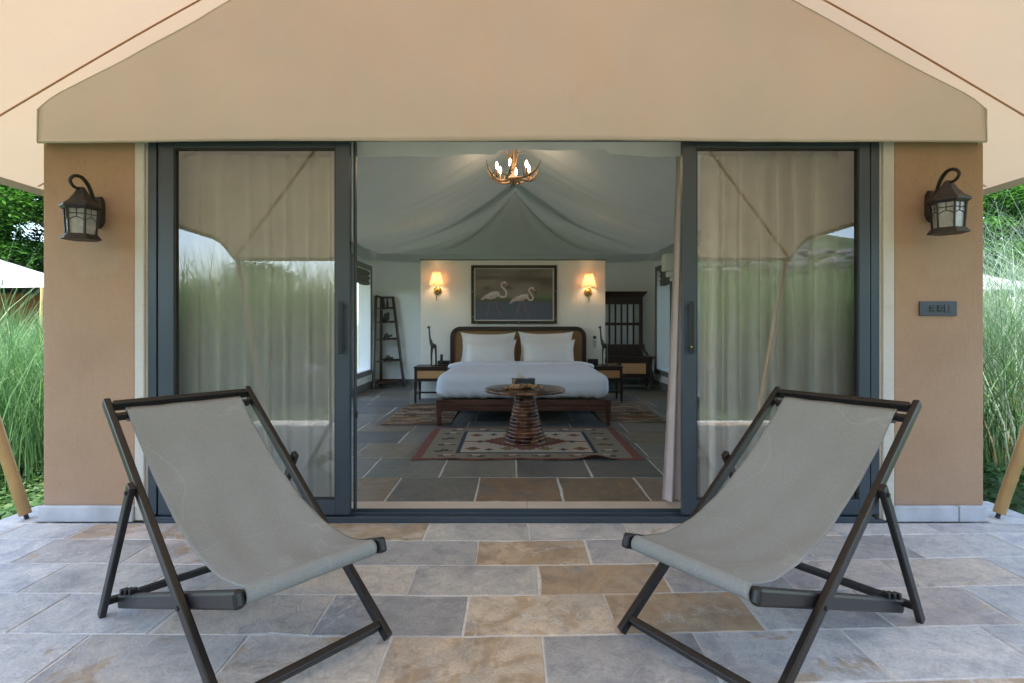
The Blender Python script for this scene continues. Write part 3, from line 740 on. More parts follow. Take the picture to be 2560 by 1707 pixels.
hm.add([(x, -.634, fly_z(x, -.63)+.004) for x in xs]+[(x, -.638, fly_z(x, -.63)-.05) for x in xs], [(i, i+1, 61+i, 60+i) for i in range(59)])
hm.build('hem', mHem, fy)

def pole(base, top, label, r=.033):
    t = thing('tent_pole', label, 'tent pole', base, 'leaning wooden tent poles')
    b = Vector(base); p = Vector(top); d = (p-b).normalized()
    MB().tube([b+d*.03, b+(p-b)*.3, b+(p-b)*.7, p], [r, r*1.02, r, r*.95], 18).build('shaft', mPole, t, smooth=True, bevel=.002)
    MB().tube([b+Vector((0,0,.001)), b+Vector((0,0,.001))+d*.05], .012, 8).build('ground_pin', mBronze, t)
    return t
pole((-2.965, 3.40, 0), (-3.66, 3.38, 2.16), 'varnished wooden pole leaning out beside the pillar without switches')
pole((2.985, 3.42, 0), (3.68, 3.36, 2.16), 'varnished wooden pole leaning out beside the switch-plate pillar')
pole((-2.95, .12, 0), (-3.63, -.57, 2.02), 'varnished wooden corner pole of the fly, mirrored in the door next to the plain pillar')
pole((2.95, .12, 0), (3.63, -.57, 2.02), 'varnished wooden corner pole of the fly, mirrored in the door next to the curtain edge')

# ------------------------------------------------------------------ deck chairs
def make_chair():
    t = thing('deck_chair', 'x', 'deck chair', (0, 0, 0), 'folding deck chairs on the patio')
    F = Vector((0, 0, .03)); T = Vector((0, 1.087, .853)); D = (T-F); Dn = D.normalized(); NX = Vector((1, 0, 0))
    def P(x, v): return Vector((x, v.y, v.z))
    perp = Vector((0, -Dn.z, Dn.y))
    for s in (-1, 1):
        MB().beam(P(s*.294, F)-Dn*.012, P(s*.294, T)+Dn*.03, .040, .027, NX).build('side_rail', mChair, t, bevel=.006)
    H = F+D*.6587; S = Vector((0, 1.058, 0))
    for s in (-1, 1):
        d = (S-H).normalized()
        MB().beam(P(s*.323, H-d*.035), P(s*.323, S), .036, .024, NX).build('prop_leg', mChair, t, bevel=.005)
        b_ = MB(); b_.tube([P(s*.334, H), P(s*.341, H)], .008, 8); b_.build('bolt', mBronze, t)
    B = Vector((0, .0065, .3745)); Q = Vector((0, 1.031, .0475)); bd = (Q-B).normalized(); bu = Vector((0, -bd.z, bd.y))
    for s in (-1, 1):
        r_ = MB().beam(P(s*.262, B)-bd*.03, P(s*.262, Q), .056, .032, NX).build('seat_rail', mChair, t, bevel=.010)
        n = MB()
        for k in range(3): 
            c = Q-bd*(.05+.055*k); up = Vector((0, -bd.z*-1, abs(bd.y))); c2 = P(s*.262, c)+Vector((0, .25*.03, .035))
            n.box(c2.x-.015, c2.x+.015, c2.y-.010, c2.y+.012, c2.z-.012, c2.z+.012)
        n.build('notch_tooth', mChair, t, bevel=.003)
        pv = F+D*.2878
        b_ = MB(); b_.tube([P(s*.307, pv), P(s*.313, pv)], .008, 8); b_.build('bolt', mBronze, t)
    def bar(c, w, h, hw, up, name='cross_bar'):
        MB().beam((-hw, c.y, c.z), (hw, c.y, c.z), w, h, up).build(name, mChair, t, bevel=.005)
    bar(T-Dn*.005+perp*.004, .024, .044, .2795, perp)             # top bar
    bar(T-Dn*.056-perp*.012, .018, .036, .2795, perp)             # sling bar
    bar(F+Dn*.045, .028, .040, .2795, perp)                       # foot bar
    bar(Vector((0, .90, .118)), .030, .026, .244, Vector((0,0,1)))
    bar(Vector((0, 1.035, .062)), .030, .026, .310, Vector((0,0,1)))
    # front dowel
    MB().tube([(-.246, B.y+.006, B.z), (.246, B.y+.006, B.z)], .020, 14).build('front_dowel', mChair, t, smooth=True)
    # sling
    A = T-Dn*.030+perp*.010; E = B+Vector((0, .0, .026)); Cc = Vector((0, .42, .285))
    path = [A-Dn*.045-perp*.036, A-Dn*.010-perp*.022, A-Dn*.002-perp*.002]
    for k in range(1, 29):
        q = k/29; path.append(A*(1-q)**2+Cc*2*q*(1-q)+E*q*q)
    for k in range(0, 9):
        an = math.radians(90+k*27); path.append(Vector((0, B.y+.006+.0265*math.cos(an), B.z+.0265*math.sin(an))))
    n = len(path)-1
    def fn(u, v):
        i = min(n-1, int(v*n)); f = v*n-i; p = path[i]*(1-f)+path[i+1]*f
        x = (u-.5)*.478*(1-.02*math.sin(math.pi*v)); e = abs(2*u-1)
        sag = -.020*(1-e**2)*math.sin(math.pi*min(1, max(0, (v-.05)/.7)))
        wr = .0025*math.sin(u*17+v*9)*math.sin(math.pi*v)+.0018*math.sin(v*46+u*5)*(abs(2*u-1)**2)+.002*noise.noise(Vector((x*9, v*6, 1)))
        return (x, p.y, p.z+(sag+wr if v < .76 else 0))
    vs, fs = grid(34, 3*n, fn); sl = raw('sling', vs, fs, mSling, t, smooth=True)
    so = sl.modifiers.new('thick', 'SOLIDIFY'); so.thickness = .0025
    for s in (-1, 1):
        vs, fs = grid(2, 3*n, lambda u, v: tuple(Vector(fn((.006+u*.028) if s < 0 else (.966+u*.028), v))+Vector((0, -.0008, .0022))))
        raw('stitched_hem', vs, fs, mSlingHem, sl, smooth=True)
    return t
ch = make_chair(); ch2 = copy_tree(ch)
ch.location = (-.6552, 1.8574, 0); ch.rotation_euler = (0, 0, .8874); ch['label'] = 'dark wood deck chair with grey-green sling turned in from the plain lantern pillar'
ch2.location = (.5929, 1.8873, 0); ch2.rotation_euler = (0, 0, -.9557); ch2['label'] = 'dark wood deck chair with grey-green sling turned in from the switch-plate pillar'

# ------------------------------------------------------------------ wall lanterns, switch plate
def lantern(cx, wx, zb_, label, yaw):
    t = thing('wall_lantern', label, 'wall lantern', (wx, 3.38, zb_+.18), 'bronze wall lanterns on the pillars')
    cy = 3.22; n = 6; s = 1.0
    def hexm(prof, rot=yaw, name='x', mat=mBronze, smooth=False, cap=True):
        return MB().lathe(prof, (cx, cy, zb_), 6, cap, rot).build(name, mat, t, smooth, bevel=.0015)
    hexm([(.100, 0), (.102, .006), (.092, .018), (.084, .030)], name='base')
    g = hexm([(.070, .030), (.078, .172)], name='glass', mat=mLanternGlass, cap=False)
    hexm([(.092, .172), (.108, .186), (.108, .196), (.074, .222), (.046, .256), (.026, .290), (.018, .304)], name='roof')
    fr_ = MB()
    for k in range(6):
        a = yaw+k*math.pi/3; a2 = a+math.pi/3
        p0 = Vector((cx+.074*math.cos(a), cy+.074*math.sin(a), zb_+.030)); p1 = Vector((cx+.083*math.cos(a), cy+.083*math.sin(a), zb_+.172))
        fr_.tube([p0, p1], .0065, 4)
    fr_.build('post', mBronze, t)
    mt = MB()
    for k in range(6):
        a = yaw+k*math.pi/3; a2 = a+math.pi/3
        def Q(u, v):
            r = .0725+.008*v; A = Vector((math.cos(a), math.sin(a), 0))*r; B_ = Vector((math.cos(a2), math.sin(a2), 0))*r
            p = A*(1-u)+B_*u; return Vector((cx+p.x, cy+p.y, zb_+.030+.142*v))
        mt.tube([Q(0, .8), Q(1, .8)], .0022, 4); mt.tube([Q(.5, 1), Q(.5, .66)], .0022, 4)
        mt.tube([Q(u, .52+.14*math.sin(math.pi*u)) for u in np.linspace(0, 1, 7)], .0022, 4)
    mt.build('muntin', mBronze, g)
    # scroll arm from back plate over the roof
    sg = 1
    yz = [(3.345, .17), (3.33, .25), (3.285, .325), (3.225, .362), (3.17, .358), (3.14, .330), (3.155, .302), (3.19, .292), (3.228, .302)]
    P9 = catmull([(wx+(cx-wx)*min(1, (3.36-a)/.12), a, zb_+b) for a, b in yz], 6)
    MB().tube(P9, [.0125-.005*i/(len(P9)-1) for i in range(len(P9))], 8).build('scroll_arm', mBronze, t, smooth=True)
    bp = MB(); prof_ = [(-.022, .10), (.022, .10), (.036, .075), (.04, .04), (.04, -.05), (.03, -.075), (.012, -.095), (-.012, -.095), (-.03, -.075), (-.04, -.05), (-.04, .04), (-.036, .075)]
    z0 = zb_+.185; nn = len(prof_)
    bp.add([(wx+a, 3.379, z0+b) for a, b in prof_]+[(wx+a*.85, 3.352, z0+b*.93) for a, b in prof_]+[(wx+a*.5, 3.342, z0+b*.7) for a, b in prof_],
           [tuple(range(2*nn, 3*nn))]+[(i, (i+1) % nn, nn+(i+1) % nn, nn+i) for i in range(nn)]+[(nn+i, nn+(i+1) % nn, 2*nn+(i+1) % nn, 2*nn+i) for i in range(nn)])
    bp.build('back_plate', mBronze, t, bevel=.003)
    MB().beam((wx, 3.35, zb_+.19), (cx, 3.30, zb_+.19), .03, .022).build('bracket', mBronze, t, bevel=.004)
    MB().tube([(cx, cy, zb_+.03), (cx, cy, zb_+.11)], .014, 10).build('candle', mWhitePl, t)
    return t
lantern(-2.495, -2.51, 1.675, 'hexagonal bronze lantern on the pillar without switches', .35)
lantern(2.525, 2.545, 1.712, 'hexagonal bronze lantern on the pillar above the switch plate', .25)
sp = thing('switch_plate', 'dark grey plate with two sockets and a switch on the pillar', 'switch plate', (2.583, 3.375, 1.28))
MB().box(2.47, 2.697, 3.368, 3.379, 1.237, 1.325).build('plate', mPlate, sp, bevel=.003)
for x in (2.545, 2.592):
    so = MB().box(x-.016, x+.016, 3.364, 3.3675, 1.262, 1.300).build('socket', mBlack, sp, bevel=.002)
    h = MB()
    for (a, b) in ((0, .010), (-.008, -.006), (.008, -.006)): h.tube([(x+a, 3.3642, 1.281+b), (x+a, 3.3625, 1.281+b)], .003, 6)
    h.build('socket_hole', mGreyTrim, so)
MB().box(2.618, 2.640, 3.363, 3.3675, 1.258, 1.304).build('rocker', mPlate, sp, bevel=.002)
MB().box(2.642, 2.664, 3.363, 3.3675, 1.258, 1.304).build('rocker', mPlate, sp, bevel=.002)

# ------------------------------------------------------------------ soft shapes
def soft_box(x0, x1, y0, y1, z0, z1, r, n=26, disp=None):
    V = []; F = []
    c = Vector(((x0+x1)/2, (y0+y1)/2, (z0+z1)/2)); h = Vector(((x1-x0)/2, (y1-y0)/2, (z1-z0)/2))
    idx = {}
    def vid(p):
        k = (round(p[0], 4), round(p[1], 4), round(p[2], 4))
        if k not in idx:
            q = Vector((p[0]*h.x, p[1]*h.y, p[2]*h.z))
            i = Vector((max(-h.x+r, min(h.x-r, q.x)), max(-h.y+r, min(h.y-r, q.y)), max(-h.z+r, min(h.z-r, q.z))))
            d = q-i
            o = i+(d.normalized()*r if d.length > 1e-6 else d)
            if d.length < 1e-6: o = q
            nrm = d.normalized() if d.length > 1e-6 else Vector((0,0,1))
            o = c+o
            if disp: o = o+nrm*disp(o)
            idx[k] = len(V); V.append(tuple(o))
        return idx[k]
    for ax in range(3):
        for sgn in (-1, 1):
            for i in range(n):
                for j in range(n):
                    q = []
                    for (a, b) in ((i, j), (i+1, j), (i+1, j+1), (i, j+1)):
                        p = [0, 0, 0]; p[ax] = sgn
                        # denser near borders
                        f = lambda t: math.sin((2*t/n-1)*math.pi/2)
                        p[(ax+1) % 3] = f(a); p[(ax+2) % 3] = f(b); q.append(vid(p))
                    if sgn < 0: q.reverse()
                    if len(set(q)) == 4: F.append(tuple(q))
    return V, F

# ------------------------------------------------------------------ bed
bed = thing('bed', 'rosewood king bed with rounded cane headboard', 'bed', (.13, 7.6, 0))
BX0, BX1, BY0, BY1 = -.885, 1.155, 6.46, 8.72
for x in (BX0, BX1-.065):
    s = 1 if x < 0 else -1
    l = MB().beam((x+.0325, BY0+.035, 0), (x+.0325, BY0+.035, .303), .045, .045, (0,1,0), .066, .062); l.build('leg', mBed, bed, bevel=.006)
    l = MB().beam((x+.0325, BY1-.06, 0), (x+.0325, BY1-.06, .303), .05, .05, (0,1,0)); l.build('leg', mBed, bed, bevel=.006)
MB().box(BX0+.066, BX1-.066, BY0+.004, BY0+.05, .238, .304).build('rail', mBed, bed, bevel=.008)
MB().box(BX0+.066, BX1-.066, BY0+.016, BY0+.06, .170, .236).build('rail', mBed, bed, bevel=.008)
for x in (BX0+.01, BX1-.055): MB().box(x, x+.045, BY0+.07, BY1-.1, .17, .30).build('rail', mBed, bed, bevel=.008)
MB().box(BX0+.06, BX1-.06, BY0+.07, BY1-.1, .27, .30).build('slat_base', mDark, bed)
# headboard
HL, HR, HB, HT, HY = -.97, 1.165, .25, 1.125, 8.76
rr = .13; path = [(HL+.03, HB)]
path += [(HL+.03+rr-rr*math.cos(a), HT-.03-rr+rr*math.sin(a)) for a in np.linspace(0, math.pi/2, 9)]
path += [(HR-.03-rr+rr*math.sin(a), HT-.03-rr+rr*math.cos(a)) for a in np.linspace(0, math.pi/2, 9)]+[(HR-.03, HB)]
m_ = MB(); V = []; F = []
for i, (x, z) in enumerate(path):
    p = path[max(0, i-1)]; q = path[min(len(path)-1, i+1)]; d = Vector((q[0]-p[0], q[1]-p[1])).normalized(); n_ = Vector((-d.y, d.x))
    for (a, b) in ((-.032, -.03), (.032, -.03), (.032, .03), (-.032, .03)): V.append((x+n_.x*a, HY+b, z+n_.y*a))
for i in range(len(path)-1):
    for k in range(4): F.append((4*i+k, 4*i+(k+1) % 4, 4*i+4+(k+1) % 4, 4*i+4+k))
m_.add(V, F); hb = m_.build('headboard', mDark, bed, bevel=.006)
pp = [(x+(.02 if x < .1 else -.02), z-(.02 if z > .9 else 0)) for x, z in path]
raw('cane_panel', [(x, HY, z) for x, z in pp], [tuple(range(len(pp)))], mCane, hb)
# mattress under the cover, duvet as a thing that lies on the bed
V, F = soft_box(-.84, 1.11, 6.53, 8.68, .305, .53, .06, 10); raw('mattress', V, F, mSheet, bed, smooth=True)
def duv(o):
    k = 0
    if o.z < .47: k += (.013*abs(math.sin(o.x*15+o.y*13+3*math.sin(o.x*4+o.z*9)+o.z*20))**2.0+.006*math.sin(o.x*41+o.z*30))*(.47-o.z)*6.5
    return k+.012*noise.noise(Vector((o.x*2.2, o.y*2.2, o.z*5)))
V, F = soft_box(-.885, 1.145, 6.475, 8.45, .312, .605, .115, 56, duv)
dv = thing('duvet', 'smooth white duvet covering the bed', 'duvet', (.13, 7.5, .3)); raw('cover', V, F, mSheet, dv, smooth=True)
def fold_fn(u, v):
    x = -.90+2.06*u; e = abs(2*u-1); y = 7.82+.60*v+.02*math.sin(x*2)
    z = .610+.035*math.sin(math.pi*min(1, v*1.6+.02))**.6*(1 if v < .6 else 1)
    z -= .20*max(0, e-.82)**1.3*5*.35
    return (x, y, z+.006*noise.noise(Vector((x*3, y*3, 2))))
vs, fs = grid(60, 16, fold_fn); o = raw('turned_down_fold', vs, fs, mSheet, dv, smooth=True)
so = o.modifiers.new('thick', 'SOLIDIFY'); so.thickness = .02
def pillow(cx, cy, cz, w_, h_, th, tilt, label, seed, rz=0):
    n = 30; V = []; F = []; rnd = seed*7.3
    def surf(u, v, sg):
        a, b = 2*u-1, 2*v-1; fl = .90
        ia, ib = min(1, abs(a)/fl), min(1, abs(b)/(fl-.03))
        t = th/2*(max(0, 1-ia**3.2))**.6*(max(0, 1-ib**3.2))**.6
        ear = .10*(abs(a)*abs(b))**5
        x = a*w_/2*(1-.05*(1-b*b)+ear*.5-.02); z = b*h_/2*(1-.09*(1-a*a)*(1 if b > 0 else .3)+ear)
        wr = .006*noise.noise(Vector((a*3+rnd, b*3, sg)))*(1-ia)+.010*noise.noise(Vector((a*2+rnd, b*2, 7)))*(ia)
        return Vector((x, -sg*(t+.003)+wr, z+.012*noise.noise(Vector((a*1.3+rnd, 3, 0)))))
    M = Matrix.Translation((cx, cy, cz)) @ Matrix.Rotation(rz, 4, 'Z') @ Matrix.Rotation(-tilt, 4, 'X')
    for sg in (1, -1):
        o = len(V); V += [tuple(M @ surf(i/n, j/n, sg)) for j in range(n+1) for i in range(n+1)]
        for j in range(n):
            for i in range(n):
                q = (o+j*(n+1)+i, o+j*(n+1)+i+1, o+(j+1)*(n+1)+i+1, o+(j+1)*(n+1)+i); F.append(q if sg > 0 else q[::-1])
    # rim
    return tag(raw('pillow', V, F, mPillow, smooth=True), label, 'pillow', 'white pillows on the bed')
pillow(-.37, 8.58, .80, .84, .48, .17, R(24), 'white pillow at the back of the pile beside the telephone nightstand', 1)
pillow(-.34, 8.36, .73, .80, .44, .19, R(34), 'white pillow at the front of the pile beside the telephone nightstand', 2)
pillow(.53, 8.58, .81, .84, .48, .17, R(24), 'white pillow at the back of the pile beside the console', 3, .02)
pillow(.55, 8.36, .73, .80, .44, .19, R(34), 'white pillow at the front of the pile beside the console', 4, -.02)

# ------------------------------------------------------------------ nightstands
def nightstand(x0, x1, y0, y1, label):
    t = thing('nightstand', label, 'nightstand', ((x0+x1)/2, (y0+y1)/2, 0), 'cane-fronted nightstands')
    MB().box(x0, x1, y0, y1, .522, .545).build('top', mDark, t, bevel=.003)
    MB().box(x0+.006, x1-.006, y0+.02, y1-.01, .325, .521).build('cabinet', mDark, t, bevel=.003)
    dr = MB(); dr.box(x0+.008, x1-.008, y0+.004, y0+.019, .330, .372); dr.box(x0+.008, x1-.008, y0+.004, y0+.019, .485, .519); dr.box(x0+.008, x0+.05, y0+.004, y0+.019, .372, .485); dr.box(x1-.05, x1-.008, y0+.004, y0+.019, .372, .485)
    d_ = dr.build('drawer', mDark, t, bevel=.002)
    MB().box(x0+.05, x1-.05, y0+.012, y0+.018, .372, .485).build('cane_panel', mCaneL, d_)
    for x in (x0+.022, x1-.022):
        for y in (y0+.03, y1-.03): MB().beam((x, y, 0), (x, y, .324), .026, .026, (0,1,0), .044, .044).build('leg', mDark, t, bevel=.003)
        MB().box(x-.012, x+.012, y0+.05, y1-.05, .12, .15).build('stretcher', mDark, t, bevel=.002)
    MB().box(x0+.04, x1-.04, (y0+y1)/2-.012, (y0+y1)/2+.012, .122, .148).build('stretcher', mDark, t, bevel=.002)
    return t
nightstand(-1.465, -.955, 8.28, 8.74, 'dark nightstand with cane drawer carrying the black telephone')
nightstand(1.175, 1.67, 8.35, 8.80, 'dark nightstand with cane drawer in front of the console')
def giraffe(cx, cy, z0, label, s=1):
    t = thing('giraffe_figurine', label, 'figurine', (cx, cy, z0), 'carved giraffes on the nightstands')
    b = MB(); H = .59
    b.tube(catmull([(cx+.055, cy, z0+.27), (cx+.03, cy, z0+.30), (cx-.01, cy, z0+.33), (cx-.035, cy, z0+.40), (cx-.045, cy, z0+.49), (cx-.05, cy, z0+.56)], 4),
           [.012, .022, .030, .034, .036, .036, .036, .034, .030, .026, .022, .019, .017, .015, .014, .013, .012, .012, .012, .012, .013][:21], 10)
    b.build('body', mFig, t, smooth=True)
    h = MB(); h.ball((cx-.056, cy-.004, z0+.572), .018, 1.5, .85, .9); h.tube([(cx-.048, cy-.006, z0+.58), (cx-.045, cy-.009, z0+.60)], .004, 5); h.tube([(cx-.048, cy+.004, z0+.58), (cx-.045, cy+.007, z0+.60)], .004, 5)
    h.build('head', mFig, t, smooth=True)
    for (lx, ly, tx) in ((-.02, -.014, -.012), (-.012, .014, .0), (.05, -.014, .045), (.058, .014, .05)):
        MB().tube([(cx+tx, cy+ly*.8, z0+.30), (cx+lx, cy+ly, z0+.17), (cx+lx+.002, cy+ly, z0+.04), (cx+lx-.004, cy+ly, z0+.012)], [.015, .009, .007, .011], 7).build('leg', mFig, t, smooth=True)
    MB().lathe([(.05, 0), (.05, .012), (.045, .015)], (cx+.015, cy, z0+.0005), 16).build('base', mFig, t)
    return t
giraffe(-1.205, 8.42, .545, 'tall carved spotted giraffe beside the black telephone')
giraffe(1.40, 8.50, .545, 'tall carved spotted giraffe on the nightstand in front of the console')
ph = thing('cordless_phone', 'black cordless telephone standing in its base', 'telephone', (-1.07, 8.45, .545))
MB().box(-1.13, -.98, 8.39, 8.50, .5455, .568).build('base', mBlack, ph, bevel=.008)
hs = MB().beam((-1.075, 8.46, .565), (-1.073, 8.485, .72), .042, .024, (0,-1,0)).build('handset', mBlack, ph, bevel=.008)
MB().beam((-1.0745, 8.458, .66), (-1.0738, 8.467, .70), .028, .004, (0,-1,0)).build('screen', mPlate, hs)
k_ = MB()
for i in range(3):
    for j in range(4): k_.box(-1.089+.011*i, -1.081+.011*i, 8.447+.002*j, 8.453+.002*j, .597+.013*j, .604+.013*j)
k_.build('keypad', mPlate, hs)
tag(MB().box(-1.145, -.965, 8.55, 8.66, .5455, .615).build('storage_box', mBlack, bevel=.004), 'low black box behind the telephone on the nightstand', 'box', 'black boxes on the nightstands')
tag(MB().box(1.18, 1.33, 8.58, 8.70, .5455, .64).build('storage_box', mBlack, bevel=.004), 'black box on the nightstand in front of the console', 'box', 'black boxes on the nightstands')

# ------------------------------------------------------------------ wall lamps
def wall_lamp(x, zb_, label):
    t = thing('wall_lamp', label, 'wall lamp', (x, 8.86, zb_), 'brass wall lamps over the bed'); y = 8.74
    sh = MB().lathe([(.108, 0), (.062, .20)], (x, y, zb_), 28, False).build('lamp_shade', mShade, t, smooth=True)
    for rr_, zz_ in ((.108, 0), (.062, .2)): MB().tube([(x+rr_*math.cos(a), y+rr_*math.sin(a), zb_+zz_) for a in np.linspace(0, 6.2832, 29)], .002, 5).build('shade_rim', mShade, sh)
    pl = MB(); n = 20; yy = 8.858; cz = zb_-.085
    ring = lambda r, y_: [(x+r*math.cos(2*math.pi*k/n), y_, cz+r*math.sin(2*math.pi*k/n)) for k in range(n)]
    R_ = [ring(.066, 8.859), ring(.066, 8.850), ring(.050, 8.840), ring(.030, 8.834)]
    pl.add(sum(R_, []), [(i*n+k, i*n+(k+1) % n, (i+1)*n+(k+1) % n, (i+1)*n+k) for i in range(3) for k in range(n)]+[tuple(3*n+k for k in range(n))])
    pl.build('back_plate', mBrass, t, smooth=True)
    MB().tube(catmull([(x, 8.84, cz), (x, 8.80, cz-.01), (x, 8.76, cz+.01), (x, y, cz+.03)], 4), .011, 8).build('arm', mBrass, t, smooth=True)
    MB().lathe([(.004, -.165), (.008, -.15), (.011, -.10), (.013, -.03), (.034, .0), (.030, .015), (.014, .03), (.014, .055), (.020, .058), (.014, .075)], (x, y, cz), 14).build('stem', mBrass, t, smooth=True)
    MB().ball((x, y, zb_+.075), .022, 1, 1, 1.4).build('bulb', M_BULBW, t, smooth=True)
    l = bpy.data.objects.new('lamp_light', bpy.data.lights.new('lamp_light', 'POINT')); COL.objects.link(l); l.parent = t
    l.location = (0, y-8.86, .075); l.data.energy = .95; l.data.color = (1, .62, .32); l.data.shadow_soft_size = .035
    return t
M_BULBW = M_emit('wall_bulb_glow', (1, .6, .3), 1.5)
wall_lamp(-1.185, 1.78, 'lit brass wall lamp with cream shade above the telephone nightstand')
wall_lamp(1.21, 1.755, 'lit brass wall lamp with cream shade beside the partition edge and console')

# ------------------------------------------------------------------ picture
pc = thing('framed_picture', 'wide framed photograph of two walking flamingos above the bed', 'picture', (.033, 8.84, 1.63))
PXa, PXb, PZa, PZb = -.648, .713, 1.171, 2.100; fwid = .044
fm = MB(); fm.box(PXa, PXb, 8.825, 8.858, PZb-fwid, PZb); fm.box(PXa, PXb, 8.825, 8.858, PZa, PZa+fwid); fm.box(PXa, PXa+fwid, 8.825, 8.858, PZa+fwid, PZb-fwid); fm.box(PXb-fwid, PXb, 8.825, 8.858, PZa+fwid, PZb-fwid)
frm = fm.build('frame', mDark, pc, bevel=.003)
for (x, z) in ((PXa+.02, 1.99), (PXa+.02, 1.68), (PXa+.02, 1.28), (PXb-.02, 1.69), (PXb-.02, 1.25), (-.56, PZa+.018), (.11, PZa+.018)): MB().ball((x, 8.823, z), .006, n=6, m=4).build('stud', mWhitePl, frm)
MB().box(PXa+fwid, PXb-fwid, 8.845, 8.855, PZa+fwid, PZb-fwid).build('mat_board', mMat, pc)
nx, nz = 270, 178
U, W_ = np.meshgrid((np.arange(nx)+.5)/nx, (np.arange(nz)+.5)/nz)
X = 725+943*U; Y = 65+623*(1-W_)
col = np.zeros((nz, nx, 3))
def put(mask, c): 
    m3 = np.clip(mask, 0, 1)[..., None]; col[:] = col*(1-m3)+np.array(c)*m3
sky_ = np.array(lin(118, 107, 98)); col[:] = sky_*(1+.12*np.sin(X*.011+Y*.02)[..., None]+.10*np.sin(X*.004-Y*.013+1)[..., None])
for (cx, cy, rx, ry, c, a) in ((880, 170, 260, 25, (70, 60, 52), .6), (1450, 190, 300, 40, (66, 58, 50), .6), (860, 300, 60, 30, (62, 58, 48), .6), (1150, 300, 40, 20, (70, 55, 50), .5), (1560, 230, 80, 40, (72, 60, 50), .5)):
    put(a*np.exp(-(((X-cx)/rx)**2+((Y-cy)/ry)**2)), lin(*c))
put(np.clip((Y-400)/40, 0, 1)*.85, lin(72, 82, 54)); put(.6*np.exp(-(((X-1600)/200)**2+((Y-400)/38)**2)), lin(80, 110, 58))
water = np.clip((Y-455)/14, 0, 1); put(water, lin(82, 86, 98)); 
col *= (1+.06*water*np.sin(Y*.55+X*.05+2*np.sin(X*.03)))[..., None]
def seg(p, q, r0, r1=None):
    r1 = r0 if r1 is None else r1
    dx, dy = q[0]-p[0], q[1]-p[1]; L2 = dx*dx+dy*dy+1e-6
    t = np.clip(((X-p[0])*dx+(Y-p[1])*dy)/L2, 0, 1); d = np.hypot(X-p[0]-t*dx, Y-p[1]-t*dy)
    return np.clip((r0+(r1-r0)*t-d)/2.5+.5, 0, 1)
def chain(pts, r, c):
    for i in range(len(pts)-1): put(seg(pts[i], pts[i+1], r[i] if isinstance(r, list) else r, r[i+1] if isinstance(r, list) else r), lin(*c))
def flamingo(body, tail, neck, head, beak, legs):
    for l in legs: chain(l, 4.2, (128, 100, 98)); put(seg(l[1], l[1], 7), lin(140, 96, 90))
    chain(tail, [10, 20, 30], (168, 152, 148)); 
    (bx, by, rx, ry, an) = body; ca, sa = math.cos(an), math.sin(an)
    ex_ = ((X-bx)*ca+(Y-by)*sa)/rx; ey = (-(X-bx)*sa+(Y-by)*ca)/ry
    put(np.clip((1-(ex_**2+ey**2))*6, 0, 1), lin(186, 174, 170)); put(.5*np.clip((1-((ex_)**2+((ey-.55)/.5)**2))*2, 0, 1), lin(140, 128, 128))
    put(.7*np.exp(-(((ex_+.35)/.35)**2+((ey-.2)/.25)**2)), lin(180, 126, 120))
    nk = [tuple(p)[:2] for p in catmull([(a, b, 0) for a, b in neck], 5)]; chain(nk, 9.5, (190, 172, 168))
    put(seg(head, head, 14), lin(196, 178, 172)); chain(beak[:2], [10, 9], (188, 120, 112)); chain(beak[1:], [9, 4], (36, 30, 30))
flamingo((935, 385, 92, 44, -.35), [(800, 437), (850, 405), (900, 390)], [(1005, 385), (1050, 408), (1092, 398), (1102, 350), (1075, 308), (1046, 280), (1046, 245), (1070, 224)], (1085, 229), [(1105, 248), (1126, 275), (1118, 298)], [[(925, 420), (884, 545), (868, 640)], [(968, 425), (990, 545), (1042, 636)]])
flamingo((1298, 412, 82, 38, -.35), [(1150, 480), (1190, 445), (1240, 425)], [(1360, 412), (1385, 446), (1420, 440), (1426, 405), (1402, 370), (1380, 335), (1386, 305), (1408, 294)], (1424, 299), [(1440, 312), (1464, 342), (1458, 366)], [[(1278, 450), (1238, 575), (1234, 636)], [(1308, 452), (1342, 575), (1384, 629)]])
u0, u1 = PXa+fwid+.022, PXb-fwid-.022; v0, v1 = PZa+fwid+.018, PZb-fwid-.018
gx = np.linspace(u0, u1, nx+1); gz = np.linspace(v0, v1, nz+1); GX, GZ = np.meshgrid(gx, gz)
V = np.stack([GX.ravel(), np.full(GX.size, 8.8435), GZ.ravel()], 1)
ii = (np.arange(nz)[:, None]*(nx+1)+np.arange(nx)[None, :]).ravel(); Fq = np.stack([ii, ii+1, ii+nx+2, ii+nx+1], 1)
fast('print', V, Fq, mPrint, pc, colors=np.clip(col.reshape(-1, 3)*1.25, 0, 1))
th_ = thing('wall_thermostat', 'small white wall control with dark screen between headboard and giraffe', 'thermostat', (1.315, 8.855, .88))
MB().box(1.278, 1.352, 8.848, 8.8595, .80, .985).build('body', mWhitePl, th_, bevel=.003)
MB().box(1.293, 1.337, 8.845, 8.8478, .93, .975).build('screen', mBlack, th_)
bt = MB(); [bt.box(1.295+.016*i, 1.305+.016*i, 8.8455, 8.8478, .825+.03*j, .84+.03*j) for i in range(3) for j in range(3)]; bt.build('button', mGreyTrim, th_)

